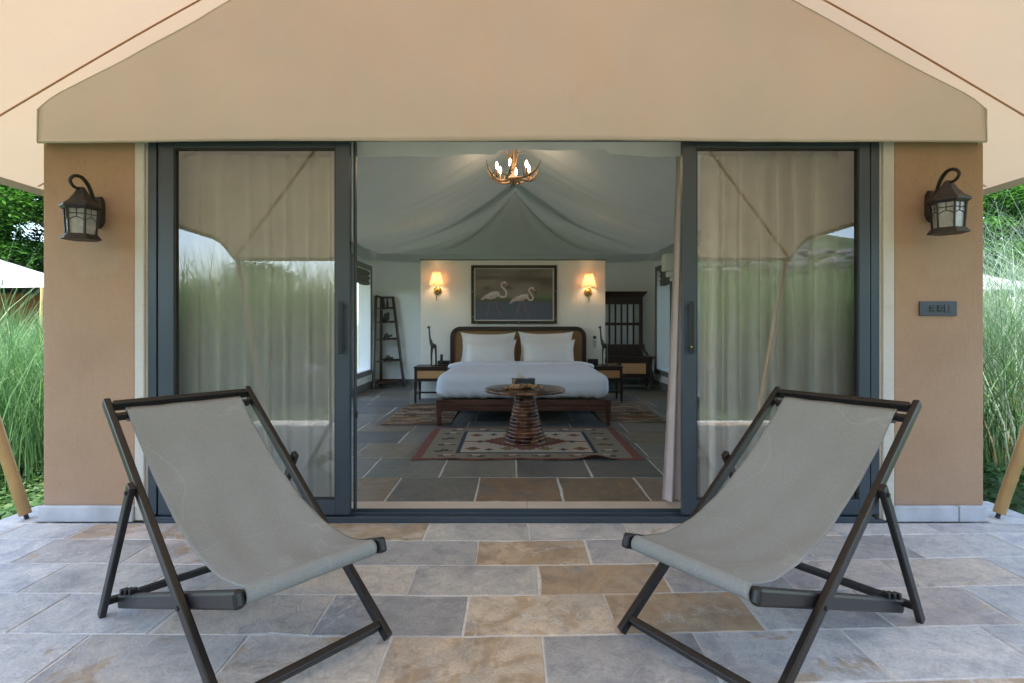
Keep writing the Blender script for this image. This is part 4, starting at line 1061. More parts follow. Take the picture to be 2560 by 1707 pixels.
# ------------------------------------------------------------------ console with barred rack
co = thing('console_rack', 'dark wooden luggage console with cane drawers and tall barred back', 'console', (1.95, 10.2, 0))
cx0, cx1, cy0, cy1 = 1.33, 2.55, 10.0, 10.45
MB().box(cx0-.02, cx1+.03, cy0-.015, cy1, .562, .585).build('top', mDark, co, bevel=.004)
MB().box(cx0+.03, cx1-.03, cy0+.02, cy1-.02, .205, .561).build('cabinet', mDark, co, bevel=.003)
for (a, b) in ((cx0+.13, cx0+.57), (1.97, 2.41)):
    MB().box(a, b, cy0+.010, cy0+.0185, .285, .47).build('cane_panel', mCaneL, co)
    e = MB(); e.box(a-.02, b+.02, cy0+.006, cy0+.0195, .47, .49); e.box(a-.02, b+.02, cy0+.006, cy0+.0195, .265, .285); e.box(a-.02, a, cy0+.006, cy0+.0195, .285, .47); e.box(b, b+.02, cy0+.006, cy0+.0195, .285, .47)
    e.build('drawer_frame', mDark, co, bevel=.002)
for x in (cx0+.03, cx1-.03):
    for y in (cy0+.03, cy1-.03):
        MB().lathe([(.014, 0), (.020, .02), (.014, .05), (.024, .10), (.026, .15), (.016, .17), (.030, .19), (.030, .56)], (x, y, 0), 12).build('leg', mDark, co, smooth=True)
rx0, rx1, ry = 1.42, 2.44, 10.40
MB().box(rx0, rx1, ry-.02, ry+.02, 1.53, 1.75).build('top_panel', mDark, co, bevel=.003)
cr = MB(); cr.add([(rx0-.07, ry-.09, 1.765), (rx1+.07, ry-.09, 1.765), (rx1+.07, ry+.03, 1.765), (rx0-.07, ry+.03, 1.765), (rx0-.07, ry-.09, 1.75), (rx1+.07, ry-.09, 1.75), (rx1+.07, ry+.03, 1.75), (rx0-.07, ry+.03, 1.75), (rx0, ry-.021, 1.66), (rx1+.005, ry-.021, 1.66), (rx1+.005, ry+.02, 1.66), (rx0, ry+.02, 1.66)],
   [(0,1,2,3), (0,4,5,1), (1,5,6,2), (3,2,6,7), (0,3,7,4), (4,8,9,5), (5,9,10,6), (7,6,10,11), (4,7,11,8)]); cr.build('cornice', mDark, co)
MB().box(rx0, rx1, ry-.02, ry+.02, .586, .80).build('bottom_panel', mDark, co, bevel=.003)
MB().box(rx0, rx1, ry-.019, ry+.019, 1.135, 1.185).build('mid_rail', mDark, co)
for x in (rx0, rx1-.06):
    MB().box(x, x+.06, ry-.024, ry+.024, .80, 1.53).build('stile', mDark, co)
nb = 8
for k in range(nb):
    x = rx1-.06-.113*(k+1)+.005
    if x > rx0+.06: MB().box(x-.016, x+.016, ry-.012, ry+.012, .80, 1.53).build('bar', mDark, co)
for x, s in ((rx1, 1), (rx0, -1)):
    MB().tube(catmull([(x+s*.02, ry-.01, .80), (x+s*.03, ry-.01, .70), (x+s*.07, ry-.01, .64), (x+s*.10, ry-.01, .60)], 4), .022, 6).build('scroll_bracket', mDark, co, smooth=True)

# ------------------------------------------------------------------ corner ladder shelf
ls = thing('ladder_shelf', 'dark three-legged tapering corner shelf with five tiers', 'shelf', (-2.3, 10.3, 0))
A0, A1 = Vector((-2.50, 10.02, 0)), Vector((-2.515, 10.28, 1.68))
B0, B1 = Vector((-2.035, 10.50, 0)), Vector((-2.25, 10.50, 1.68))
C0, C1 = Vector((-2.47, 10.48, 0)), Vector((-2.47, 10.52, 1.66))
for p, q in ((A0, A1), (B0, B1), (C0, C1)): MB().beam(p, q, .048, .030, (0.7, -.7, 0) if p is not C0 else (0,1,0)).build('leg', mDark, ls, bevel=.003)
for i, h in enumerate((1.455, 1.195, .874, .495, .11)):
    f = h/1.68; a = A0.lerp(A1, f); b = B0.lerp(B1, f); c = C0.lerp(C1, f)
    mid = (a+b)/2+Vector((.02, -.03, 0))
    pts = [a+Vector((0, -.012, 0)), mid, b+Vector((.012, 0, 0)), c+Vector((0, .02, 0))]
    V = [(p.x, p.y, h-.016) for p in pts]+[(p.x, p.y, h) for p in pts]
    raw('shelf_board', V, [(3,2,1,0), (4,5,6,7), (0,1,5,4), (1,2,6,5), (2,3,7,6), (3,0,4,7)], mBed, ls)
    MB().beam(c+Vector((0, .0, .012)), b+Vector((0, 0, .012)), .015, .035).build('gallery_rail', mDark, ls)
MB().beam(A1, C1, .02, .03).build('top_rail', mDark, ls); MB().beam(C1-Vector((0,0,.0)), B1-Vector((0,0,.02)), .02, .04).build('top_rail', mDark, ls)
def beast(name, label, cx, cy, z0, L, H, kind):
    t = thing(name, label, 'figurine', (cx, cy, z0), 'small carved animals on the corner shelf'); b = MB()
    b.ball((cx, cy, z0+H*.62), H*.36, L/H*.9, .75, 1)
    for (a, c) in ((-.28, -.12), (-.25, .12), (.25, -.12), (.28, .12)): b.tube([(cx+a*L, cy+c*H, z0+H*.55), (cx+a*L, cy+c*H, z0+.001)], [H*.13, H*.10], 7)
    b.build('body', mFig, t, smooth=True)
    h = MB()
    if kind == 'elephant': h.ball((cx+L*.42, cy-.01, z0+H*.85), H*.24); h.tube(catmull([(cx+L*.5, cy-.02, z0+H*.85), (cx+L*.66, cy-.02, z0+H*.6), (cx+L*.62, cy-.02, z0+H*.25)], 4), H*.07, 6); h.ball((cx+L*.32, cy-.03, z0+H*.88), H*.18, .5, .3, 1)
    elif kind == 'rhino': h.ball((cx+L*.5, cy-.01, z0+H*.55), H*.22, 1.4, .8, .8); h.tube([(cx+L*.68, cy-.01, z0+H*.6), (cx+L*.75, cy-.01, z0+H*1.05)], [H*.07, .001], 6); h.tube([(cx+L*.55, cy-.01, z0+H*.7), (cx+L*.58, cy-.01, z0+H*.9)], [H*.05, .001], 6)
    else: h.ball((cx+L*.5, cy-.01, z0+H*.5), H*.24, 1.5, .9, .8)
    h.build('head', mFig, t, smooth=True)
def sat(name, label, cx, cy, z0, H):
    t = thing(name, label, 'figurine', (cx, cy, z0), 'small carved animals on the corner shelf')
    MB().tube([(cx, cy, z0+.001), (cx, cy, z0+H*.3), (cx-.003, cy, z0+H*.6), (cx+.002, cy, z0+H*.8)], [.022, .026, .018, .012], 9).build('body', mFig, t, smooth=True)
    MB().ball((cx-.004, cy-.006, z0+H*.88), .018, 1.1, 1.1, 1.1).build('head', mFig, t, smooth=True)
sat('carved_figure', 'slim dark carved figure on the top tier, nearer the back leg of the shelf', -2.40, 10.40, 1.455, .20)
sat('carved_figure', 'slim dark carved figure on the top tier, nearer the sloping leg of the shelf', -2.33, 10.41, 1.455, .20)
beast('elephant_figurine', 'carved elephant on the second tier of the corner shelf', -2.36, 10.36, 1.195, .11, .17, 'elephant')
beast('rhino_figurine', 'carved rhinoceros with raised horn on the third tier of the shelf', -2.33, 10.34, .874, .14, .12, 'rhino')
beast('hippo_figurine', 'small carved hippopotamus on the fourth tier of the shelf', -2.31, 10.32, .495, .15, .11, 'hippo')

# ------------------------------------------------------------------ round table and the things on it
TX, TY = .13, 5.59
rt = thing('round_table', 'round wooden pedestal table with a stacked ring base', 'table', (TX, TY, 0))
def strips_color(V, F, seed, sz=.055):
    c = []; rnd = {}
    pal = [(.09, .032, .018), (.12, .045, .025), (.17, .07, .036), (.045, .017, .012), (.20, .09, .045), (.10, .04, .024)]
    for f in F:
        m = sum((Vector(V[i]) for i in f), Vector())/len(f); an = math.atan2(m.y-TY, m.x-TX); lv = int(m.z/.028)
        k = (int((an*.2+lv*.37)/.10), lv)
        if k not in rnd: rnd[k] = random.choice(pal)
        c.append(rnd[k])
    return c
def painted_lathe(name, prof_, n, parent, seed):
    mb_ = MB().lathe(prof_, (TX, TY, 0), n, False); F = [f for f in mb_.f if len(f) == 4]
    fast(name, mb_.v, F, mTable, parent, True, strips_color(mb_.v, F, seed))
pr = []; nr = 15
for k in range(nr):
    z0 = .512*k/nr; z1 = .512*(k+1)/nr; f = k/(nr-1); r = .214-.118*f**.85+(.0 if k else .004); h = z1-z0
    pr += [(r-.014, z0+.001), (r-.003, z0+h*.12), (r, z0+h*.35), (r, z0+h*.6), (r-.004, z0+h*.82), (r-.016, z0+h*.97)]
painted_lathe('pedestal', pr, 72, rt, 1)
def top_col():
    mb_ = MB().lathe([(.001, .545), (.15, .545), (.30, .545), (.396, .545), (.403, .541), (.403, .520), (.396, .515), (.05, .515)], (TX, TY, 0), 96, False)
    F = mb_.f; c = []; rnd = {}; pal = [(.045, .02, .014), (.055, .024, .016), (.065, .03, .02)]; pal2 = [(.16, .06, .035), (.09, .035, .02), (.22, .10, .055), (.05, .02, .012)]
    for f in F:
        m = sum((Vector(mb_.v[i]) for i in f), Vector())/4
        if m.z > .5435: k = int((m.x+5)/.06); c.append(rnd.setdefault(('t', k), random.choice(pal)))
        else: k = int(math.atan2(m.y-TY, m.x-TX)/.22); c.append(rnd.setdefault(('e', k), random.choice(pal2)))
    fast('table_top', mb_.v, F, mTable, rt, False, c)
top_col()
tbx = thing('tissue_box', 'dark blue tissue box with a white tissue sticking out', 'tissue box', (.115, 5.66, .5455))
b_ = MB(); b_.box(.0, .232, 5.60, 5.72, .5455, .625); b_.build('box', mBlueBox, tbx, bevel=.004)
MB().box(-.003, .235, 5.597, 5.723, .6255, .634).build('lid', mBlueBox, tbx, bevel=.003)
vs, fs = grid(8, 8, lambda u, v: (.055+.11*u*(1)+(-.0)*v, 5.66+.02*math.sin(u*5)*(1-v)+.015*v, .634+.062*(1-u)**1.5*v+.003))
raw('tissue', vs, fs, mTissue, tbx, smooth=True)
# lying spotted giraffe
def spots(V, F):
    c = []
    for f in F:
        m = sum((Vector(V[i]) for i in f), Vector())/len(f)
        n_ = noise.cell(Vector((m.x*95, m.y*95, m.z*95))); c.append((.045, .025, .015) if n_ > .52 else (.50, .30, .15))
    return c
lg = thing('spotted_figurine', 'carved spotted wooden animal lying in front of the tissue box', 'figurine', (.15, 5.50, .5455))
mSpot = M_attr('spotted_wood', .45, .4)
mb_ = MB(); mb_.tube(catmull([(-.08, 5.49, .553), (-.02, 5.495, .560), (.06, 5.50, .571), (.14, 5.505, .577), (.22, 5.505, .572), (.28, 5.50, .563)], 8), [.006+.020*math.sin(math.pi*(i/40)**.7) if i < 40 else .008 for i in range(41)], 14)
F4 = [f for f in mb_.f if len(f) == 4]; fast('body', mb_.v, F4, mSpot, lg, True, spots(mb_.v, F4))
mb_ = MB(); mb_.tube(catmull([(.20, 5.47, .556), (.235, 5.465, .585), (.27, 5.47, .575), (.30, 5.48, .556)], 6), [.014]*19, 10); F4 = [f for f in mb_.f if len(f) == 4]; fast('hind_leg', mb_.v, F4, mSpot, lg, True, spots(mb_.v, F4))
MB().tube([(-.108, 5.487, .553), (-.08, 5.49, .554)], [.003, .007], 8).build('tail_tip', mBlack, lg, smooth=True)
MB().tube([(.28, 5.495, .560), (.325, 5.49, .556)], [.009, .008], 8).build('hoof', mAntler, lg, smooth=True)
mb_ = MB(); mb_.tube([(.005, 5.56, .5465), (.012, 5.56, .58), (.02, 5.56, .61)], [.009, .009, .011], 8); mb_.ball((.022, 5.558, .625), .018, 1, .9, 1.1); mb_.tube([(.035, 5.56, .5465), (.03, 5.56, .59)], .006, 6)
tag(mb_.build('small_figurine', mAntler, smooth=True), 'small tan carved figure standing against the end of the tissue box', 'figurine')

# ------------------------------------------------------------------ rugs
def rug(name, label, x0, x1, y0, y1, cell, fn, ripple, fringe):
    t = thing(name, label, 'rug', ((x0+x1)/2, (y0+y1)/2, 0)); nx = int(round((x1-x0)/cell)); ny = int(round((y1-y0)/cell))
    gx = np.linspace(x0, x1, nx+1); gy = np.linspace(y0, y1, ny+1); GX, GY = np.meshgrid(gx, gy)
    GZ, DY = ripple(GX, GY); GZ = GZ+.007
    V = np.stack([GX.ravel(), (GY+DY).ravel(), GZ.ravel()], 1); ii = (np.arange(ny)[:, None]*(nx+1)+np.arange(nx)[None, :]).ravel()
    cx_ = (gx[:-1]+gx[1:])/2; cy_ = (gy[:-1]+gy[1:])/2; CX, CY = np.meshgrid(cx_, cy_)
    o = fast('weave', V, np.stack([ii, ii+1, ii+nx+2, ii+nx+1], 1), mRug, t, True, fn(CX-x0, CY-y0).reshape(-1, 3))
    so = o.modifiers.new('thick', 'SOLIDIFY'); so.thickness = .005; so.offset = -1
    for side in fringe:
        f = MB(); 
        for k in range(int((y1-y0)/.012) if side in 'LR' else int((x1-x0)/.012)):
            if side in 'LR':
                x = x0 if side == 'L' else x1; s = -1 if side == 'L' else 1; y = y0+.012*k; L = random.uniform(.05, .085); dy = random.uniform(-.02, .02)
                p, q, r_ = (x, y, .007), (x+s*L*.5, y+dy*.5, .009), (x+s*L, y+dy, .003); w = (0, .004, 0)
            else:
                y = y0; x = x0+.012*k; L = random.uniform(.03, .05); dx = random.uniform(-.012, .012)
                p, q, r_ = (x, y, .007), (x+dx*.5, y-L*.5, .008), (x+dx, y-L, .003); w = (.004, 0, 0)
            a = [Vector(z_) for z_ in (p, q, r_)]; wv = Vector(w)
            f.add([a[0], a[0]+wv, a[1]+wv, a[1], a[2]+wv, a[2]], [(0,1,2,3), (3,2,4,5)])
        f.build('fringe', mFringe, t)
    return t
def main_pat(x, y):
    W, H = 2.03, 1.47; c = np.zeros(x.shape+(3,)); c[:] = (.235, .205, .155)
    def P(m, k): c[m] = k
    RED, NAVY, CREAM, BRN, TANc = (.20, .085, .065), (.055, .062, .085), (.44, .37, .29), (.20, .115, .065), (.24, .165, .09)
    e = np.minimum(np.minimum(x, W-x)*.8, np.minimum(y, H-y)); 
    P((x < .08) | (x > W-.08) | (y < .045) | (y > H-.045), RED)
    inn = (x > .40) & (x < W-.40) & (y > .27) & (y < H-.25)
    P((x > .36) & (x < W-.36) & (y > .235) & (y < H-.215), NAVY); P(inn, CREAM)
    sx = np.floor((x-W/2)/.04); sy = np.floor((y-H/2)/.045)
    dm = np.abs(sx)/11.0+np.abs(sy)/9.0
    dm2 = np.abs(x-W/2)/.50+np.abs(np.floor((y-H/2)/.04)*.04)/.44
    lim = (np.abs(y-H/2) < .40)
    P((np.floor(dm2*9)/9 < .80) & lim & inn, RED); P((np.floor(dm2*9)/9 < .66) & (np.abs(y-H/2) < .36) & inn, TANc); P((np.abs(y-H/2) < .02) & (np.abs(x-W/2) < .62) & inn, RED)
    def star(cx, cy, r, k1, k2, half=False):
        a = np.abs(np.round((x-cx)/.01)*.01); b = np.abs(np.round((y-cy)/.013)*.013)*.85
        m = ((a+b) < r) & ~((a < r*.25) & (b > r*.78)); m |= (np.maximum(a, b) < r*.62) & (np.abs(a-b) < r*.5)
        m &= ~((np.abs(a-r*.5) < .006) & (b > r*.3)); P(m & (x < cx), k1); P(m & (x >= cx), k2)
    for sx_ in (0, 1):
        for (dx, dy, r, k1, k2) in ((.50, .42, .075, BRN, RED), (.66, .38, .05, NAVY, RED), (.55, .73, .05, RED, NAVY), (.83, .42, .08, TANc, TANc), (.50, 1.05, .075, BRN, RED), (.68, 1.08, .05, NAVY, NAVY), (.84, 1.05, .075, TANc, TANc), (.98, .40, .045, RED, BRN), (.97, 1.1, .045, NAVY, RED)):
            cx = .0+dx if not sx_ else W-dx
            star(cx, dy, r, k1, k2) 
    def bird(cx, cy, flip, k1, k2, k3):
        u = (x-cx)*(1 if not flip else -1); v = y-cy
        P((np.abs(u) < .07) & (np.abs(v) < .022), k1); P((u > -.02) & (u < .05) & (v > 0) & (v < .055), k2); P((u > -.06) & (u < .0) & (v < 0) & (v > -.05), k3); P((u > .02) & (u < .10) & (v < .0) & (v > -.025), k3)
    for i in range(6):
        cx = .28+i*(W-.56)/5
        bird(cx, .14, i % 2, RED, CREAM, (.06, .065, .06) if i % 2 else RED); bird(cx, H-.13, i % 2, RED, CREAM, NAVY)
    for i in range(4):
        cy = .33+i*.27; bird(.225, cy, 0, RED, CREAM if i % 2 else (.06, .07, .06), (.06, .07, .06)); bird(W-.225, cy, 1, RED, CREAM if i % 2 == 0 else BRN, (.06, .07, .06))
    return c
def rip(GX, GY):
    f = np.exp(-(GY-4.86)/.05); return .010*np.clip(np.sin(GX*17+2*np.sin(GX*3)), 0, 1)*f+.03*np.exp(-((GX-.72)/.14)**2)*f, .012*np.sin(GX*9+1)*f
rug('kilim_rug', 'cream and rust kilim rug with star motifs under the round table', -.88, 1.15, 4.86, 6.33, .01, main_pat, rip, 'LR')
def kil(seed):
    rs = np.random.RandomState(seed)
    pal = np.array([(.14,.085,.05), (.21,.14,.07), (.10,.075,.055), (.26,.19,.12), (.17,.075,.04), (.055,.045,.04), (.22,.15,.10), (.30,.24,.17)])
    def f(x, y):
        b = np.floor(y/.055+.35*np.sin(np.floor(x/.09)*2.3)).astype(int) % 64; a = np.floor(x/.16+b*.37).astype(int) % 16
        T = rs.randint(0, 8, (64, 16)); c = pal[T[b, a]]
        T2 = rs.randint(0, 8, 64); m = (b % 3 == 0); c[m] = pal[T2[b[m]]]
        zig = (np.abs(((x+np.floor(y/.02)*.02) % .22)-.11) < .02) & (b % 7 == 3); c[zig] = (.33, .27, .2); return c
    return f
flat = lambda GX, GY: (.003*np.sin(GX*7+GY*5)+.003, .008*np.sin(GX*11))
rug('side_rug', 'brown striped flat-woven rug beside the bed below the telephone nightstand', -1.53, -.72, 6.50, 8.15, .014, kil(3), flat, 'BL')
rug('side_rug', 'brown striped flat-woven rug beside the bed below the console side', 1.08, 1.86, 6.70, 8.30, .014, kil(9), flat, 'BR')

# ------------------------------------------------------------------ antler chandelier
CX, CY, CZ = .013, 6.8, 2.93
ch_ = thing('antler_chandelier', 'antler chandelier with glowing candle bulbs hanging from the ridge', 'chandelier', (CX, CY, CZ))
mbk = MB()
for i in range(12): 
    z = CZ+.42+.028*i
    mbk.tube([(CX+.007*math.cos(a)*(i % 2), CY+.007*math.cos(a)*(1-i % 2), z+.016*math.sin(a)) for a in np.linspace(0, 6.28, 9)], .0022, 5)
mbk.build('chain', mBronze, ch_)
def rot(p, a): return (CX+p[0]*math.cos(a)-p[1]*math.sin(a), CY+p[0]*math.sin(a)+p[1]*math.cos(a), CZ+p[2])
for k in range(6):
    a = k*math.pi/3+.35; ab = MB(); j = random.uniform(.9, 1.1)
    main = [(.03, -.04, .03), (.12, -.06, .0), (.22, -.02, .01), (.33*j, .03, .07), (.385*j, .06, .17*j), (.385*j, .07, .22*j)]
    P_ = catmull([rot(p, a) for p in main], 5); ab.tube(P_, [.017-.015*(i/(len(P_)-1))**1.5 for i in range(len(P_))], 8)
    t1 = catmull([rot(p, a) for p in ((.20, -.03, .005), (.24, -.10, .05), (.25, -.14, .14))], 4); ab.tube(t1, [.010-.008*i/(len(t1)-1) for i in range(len(t1))], 7)
    t2 = catmull([rot(p, a) for p in ((.27, .01, .04), (.25, .07, .09), (.27, .10, .16))], 4); ab.tube(t2, [.009-.007*i/(len(t2)-1) for i in range(len(t2))], 7)
    ab.build('antler', mAntler, ch_, smooth=True)
    if k != 9:
        c = rot((.21, 0, .0), a)
        cu = MB(); cu.lathe([(.018, .025), (.022, .03), (.006, .035)], c, 12); cu.build('candle_cup', mBronze, ch_)
        MB().lathe([(.012, .03), (.012, .115), (.009, .12)], c, 12).build('candle', mAntler, ch_, smooth=True)
        MB().lathe([(.006, .12), (.014, .135), (.017, .155), (.014, .18), (.006, .20), (.001, .208)], c, 12).build('bulb', mBulb, ch_, smooth=True)
for k in range(7):
    a = k*math.pi*2/7; ub = MB(); up = catmull([rot(p, a) for p in ((.01, 0, .10), (.035, .02, .24), (.06, .02, .32), (.14, .03, .36+.03*(k % 3)))], 4)
    ub.tube(up, [.014-.012*i/(len(up)-1) for i in range(len(up))], 7); ub.build('antler', mAntler, ch_, smooth=True)
MB().lathe([(.012, -.05), (.02, -.02), (.045, .0), (.045, .03), (.028, .06), (.024, .2), (.018, .36), (.006, .42)], (CX, CY, CZ), 14).build('hub', mAntler, ch_, smooth=True)
db = MB(); db.tube([(CX, CY, CZ-.03), (CX-.03, CY, CZ-.085)], [.012, .003], 7); db.tube([(CX, CY, CZ-.03), (CX+.03, CY, CZ-.08)], [.012, .003], 7); db.build('finial', mBronze, ch_)
l = bpy.data.objects.new('chandelier_light', bpy.data.lights.new('chandelier_light', 'POINT')); COL.objects.link(l); l.parent = ch_
l.location = (0, 0, .12); l.data.energy = 1.8; l.data.color = (1, .74, .48); l.data.shadow_soft_size = .2

# ------------------------------------------------------------------ vegetation
def blades(name, cx, cy, spread, n, hmin, hmax, wid, mat, lean, label, cat, seed, seg=6, z0=-.13):
    """cx,cy arrays of tuft centres"""
    r = np.random.default_rng(seed); k = len(cx); t = r.integers(0, k, n)
    bx = cx[t]+r.normal(0, spread, n); by = cy[t]+r.normal(0, spread, n)
    h = r.uniform(hmin, hmax, n); az = r.uniform(0, 2*np.pi, n); ln = r.uniform(.15, 1, n)*lean; w = wid*r.uniform(.6, 1.4, n)
    tw = r.uniform(0, np.pi, n)
    V = np.zeros((n, seg+1, 2, 3))
    for i in range(seg+1):
        s = i/seg; off = ln*h*s**2; z = h*(s-.32*ln*s**3)
        px = bx+np.cos(az)*off; py = by+np.sin(az)*off; ww = w*(1-s**1.6)*.5+.0004
        V[:, i, 0] = np.stack([px-np.cos(tw)*ww, py-np.sin(tw)*ww, z+z0], 1); V[:, i, 1] = np.stack([px+np.cos(tw)*ww, py+np.sin(tw)*ww, z+z0], 1)
    b = (np.arange(n)*(seg+1)*2)[:, None]; q = []
    for i in range(seg): q.append(np.stack([b[:, 0]+2*i, b[:, 0]+2*i+1, b[:, 0]+2*i+3, b[:, 0]+2*i+2], 1))
    o = fast(name, V.reshape(-1, 3), np.concatenate(q), mat); return tag(o, label, cat, kind='stuff')
r = RNG
def area(x0, x1, y0, y1, k): return r.uniform(x0, x1, k), r.uniform(y0, y1, k)
x_, y_ = area(-7.2, -3.9, 4.4, 7.4, 90); blades('tall_grass', x_, y_, .16, 7500, .8, 1.75, .009, mGrassA, .8, 'tall green grass growing beside the tent beyond the plain pillar', 'grass', 1)
x_, y_ = area(-5.6, -3.8, 4.3, 6.2, 14); blades('grass_stems', x_, y_, .15, 170, 1.5, 2.6, .008, mGrassA, .55, 'long grass stems rising above the tall grass by the plain pillar', 'grass', 2)
x_, y_ = area(4.0, 7.4, 4.6, 7.6, 90); blades('tall_grass', x_, y_, .16, 6500, .9, 2.1, .008, mGrassA, .9, 'tall green grass growing beside the tent beyond the switch-plate pillar', 'grass', 3)
x_, y_ = area(3.9, 6.4, 4.6, 7.0, 36); blades('silver_grass', x_, y_, .13, 5200, 1.3, 3.0, .006, mGrassB, 1.1, 'silvery arching plume grass beside the switch-plate pillar', 'grass', 4)
x_, y_ = area(3.8, 6, 4.4, 6, 30); blades('straw_grass', x_, y_, .14, 900, .4, 1.3, .008, mGrassC, 1.1, 'dry straw-coloured grass low down beside the switch-plate pillar', 'grass', 5)
# opposite the tent (seen in the door glass)
x_, y_ = area(-13, 13, -6.5, -2.3, 420); blades('tall_grass', x_, y_, .25, 22000, 1.7, 3.1, .020, mGrassF, .75, 'tall green grass bank across from the tent front', 'grass', 6, 5)
x_, y_ = area(-13, 13, -6.0, -2.3, 260); blades('tall_grass', x_, y_, .25, 14000, 1.4, 2.7, .018, mGrassD, .8, 'darker green grass mixed into the bank across from the tent front', 'grass', 8, 5)
x_, y_ = area(.5, 11, -4.5, -2.0, 70); blades('silver_grass', x_, y_, .2, 7500, 1.2, 2.3, .011, mGrassB, 1.1, 'silvery arching grass across from the tent front', 'grass', 7, 5)
# low leafy cover
def cover(name, x0, x1, y0, y1, n, label, seed):
    r = np.random.default_rng(seed); x = r.uniform(x0, x1, n); y = r.uniform(y0, y1, n); z = -.13+r.uniform(0, .26, n)*(.5+.5*np.sin(x*3)*np.cos(y*2.3))**1
    s = r.uniform(.015, .04, n); a = r.uniform(0, 6.28, n); ti = r.uniform(-.6, .6, n); ti2 = r.uniform(-.6, .6, n)
    V = np.zeros((n, 4, 3))
    for i, (u, v) in enumerate(((-1, 0), (0, -.6), (1, 0), (0, .6))):
        V[:, i] = np.stack([x+s*(u*np.cos(a)-v*np.sin(a)), y+s*(u*np.sin(a)+v*np.cos(a)), z+s*(u*ti+v*ti2)], 1)
    tag(fast(name, V.reshape(-1, 3), np.arange(4*n).reshape(-1, 4), mCover), label, 'ground cover', kind='stuff')
cover('ground_cover', -8, -3.15, 2.6, 6.5, 26000, 'low leafy green ground cover along the patio by the plain pillar', 11)
cover('ground_cover', 3.25, 8, 3.6, 6.5, 16000, 'low leafy green ground cover along the patio by the switch-plate pillar', 12)
cover('ground_cover', -9, 9, -4.5, -.1, 26000, 'low leafy ground cover along the open patio edge', 13)

def make_tree(name, label, loc, H, R_, mat, nl, seed, leaf=.10):
    rnd = random.Random(seed); rr_ = np.random.default_rng(seed)
    t = thing(name, label, 'tree', loc, 'trees behind the tents'); b = Vector(loc)
    tr = MB(); tr.tube([b, b+Vector((.1, 0, H*.25)), b+Vector((-.1, .1, H*.5)), b+Vector((.1, 0, H*.8))], [H*.035, H*.028, H*.02, H*.008], 9)
    cl = []
    for k in range(16):
        z = H*rnd.uniform(.2, .75); a = rnd.uniform(0, 6.28); L = R_*rnd.uniform(.5, .95); s = b+Vector((0, 0, z)); e = s+Vector((math.cos(a)*L, math.sin(a)*L, H*rnd.uniform(.05, .22)))
        tr.tube([s, (s+e)/2+Vector((0, 0, .15)), e], [H*.013, H*.008, H*.003], 6); cl.append(e); cl.append((s+e)/2+Vector((0, 0, .3)))
    tr.build('trunk', mBark, t, smooth=True)
    for k in range(36):
        a = rnd.uniform(0, 6.28); ph_ = rnd.uniform(-.6, 1.4); rad = R_*rnd.uniform(.55, 1)
        cl.append(b+Vector((math.cos(a)*math.cos(ph_)*rad, math.sin(a)*math.cos(ph_)*rad, H*.58+math.sin(ph_)*H*.40)))
    cl = np.array([tuple(c) for c in cl]); k = rr_.integers(0, len(cl), nl); rs = R_*.24
    d = rr_.normal(0, 1, (nl, 3)); d /= np.linalg.norm(d, axis=1)[:, None]; p = cl[k]+d*(rs*rr_.uniform(.2, 1, nl)**.5)[:, None]*np.array([1.25, 1.25, .6])
    a = rr_.uniform(0, 6.28, nl); s = leaf*rr_.uniform(.5, 1.3, nl); ti = rr_.uniform(-.7, .3, nl); V = np.zeros((nl, 4, 3))
    for i, (u, v) in enumerate(((0, 0), (.5, -.22), (1, 0), (.5, .22))):
        V[:, i] = p+np.stack([s*(u*np.cos(a)-v*np.sin(a)), s*(u*np.sin(a)+v*np.cos(a)), s*u*ti+s*abs(v)*.4], 1)
    fast('crown', V.reshape(-1, 3), np.arange(4*nl).reshape(-1, 4), mat, t); return t
for (nm_, lb, loc, H, R_, mt_, nl, sd_) in (
    ('acacia_tree', 'bright feathery green tree close behind the plain pillar', (-24.5, 30, -.13), 9.5, 5.2, mTreeA, 30000, 21),
    ('broadleaf_tree', 'dark green tree farther behind the plain pillar', (-33, 36, -.13), 14, 7, mTreeB, 28000, 22),
    ('broadleaf_tree', 'very dark tree at the outer edge behind the neighbouring white tent', (-31, 30, -.13), 12, 5.5, mTreeB, 24000, 23),
    ('acacia_tree', 'bright feathery green tree close behind the switch-plate pillar', (25.5, 31, -.13), 9, 5, mTreeA, 28000, 24),
    ('broadleaf_tree', 'dark green tree farther behind the switch-plate pillar', (34, 36, -.13), 14, 7, mTreeB, 28000, 25)):
    make_tree(nm_, lb, loc, H, R_, mt_, nl, sd_, .30 if 'acacia' in nm_ else .42)
hx_ = r.uniform(-60, 60, 26)
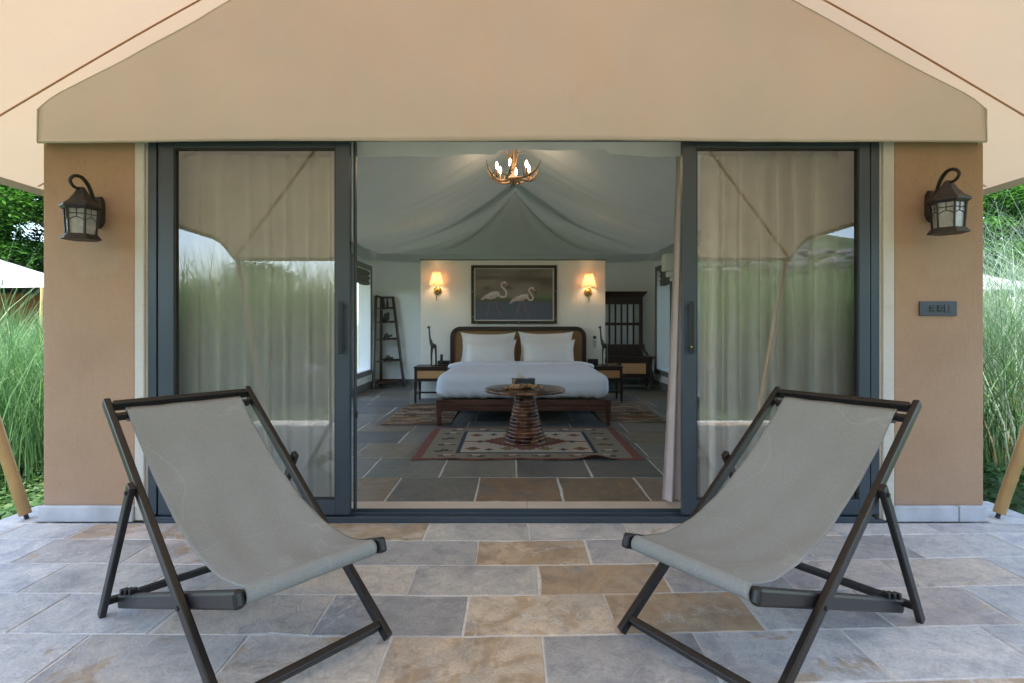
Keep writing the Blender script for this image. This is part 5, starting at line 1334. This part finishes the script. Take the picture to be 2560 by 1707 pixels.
for i, x in enumerate((-32, -20, -9, 14, 27)):
    make_tree('bank_tree', ['bushy tree on the far bank, outermost behind the plain-pillar side', 'bushy tree on the far bank, second from the plain-pillar side', 'bushy tree in the middle of the far bank', 'bushy tree on the far bank below the boulders', 'bushy tree on the far bank, outermost on the boulder side'][i], (x, -34-3*(i % 2), -.13), 5.2+.7*(i % 3), 3.6, mTreeB, 7000, 40+i, .35)

# ------------------------------------------------------------------ neighbouring tents
def far_tent(cx, cy, label, s=1.0, W=5.2, rl=1.4):
    t = thing('neighbouring_tent', label, 'tent', (cx, cy, -.13)); W, D_, E, Rg = W, 4.3, 2.45, 4.0
    pts = []
    V = [(cx-W, cy-D_, E), (cx+W, cy-D_, E), (cx+W, cy+D_, E), (cx-W, cy+D_, E), (cx-rl, cy, Rg), (cx+rl, cy, Rg)]
    def tri(a, b, c, n=8):
        mb = MB(); P = []
        a, b, c = Vector(a), Vector(b), Vector(c)
        return a, b, c
    mb = MB()
    def patch(a, b, c, d, n=10):
        a, b, c, d = map(Vector, (a, b, c, d))
        vs, fs = grid(n, n, lambda u, v: tuple((a*(1-u)+b*u)*(1-v)+(d*(1-u)+c*u)*v-Vector((0, 0, .35*math.sin(math.pi*v)+.10*math.sin(math.pi*u)*(1-v))))); mb.add(vs, fs)
    patch(V[0], V[1], V[5], V[4]); patch(V[2], V[3], V[4], V[5]); patch(V[1], V[2], V[5], V[5]); patch(V[3], V[0], V[4], V[4])
    mb.build('fly_roof', mTentWhite, t, smooth=True)
    MB().box(cx-W*.62, cx+W*.62, cy-D_*.6, cy+D_*.6, -.13, 2.35*s).build('wall', mTentWall, t)
    for (x, y) in ((cx-W, cy-D_), (cx+W, cy-D_), (cx+W, cy+D_), (cx-W, cy+D_)): MB().tube([(x*.985+cx*.015, y*.985+cy*.015, -.13), (x, y, E)], .05, 8).build('pole', mPole, t)
    return t
far_tent(-26.2, 24.3, 'white-roofed neighbouring tent seen past the plain pillar', 1, 9.3, 3.6)
far_tent(15.8, 24.5, 'white-roofed neighbouring tent half hidden by silver grass', 1, 6.0, 2.6)
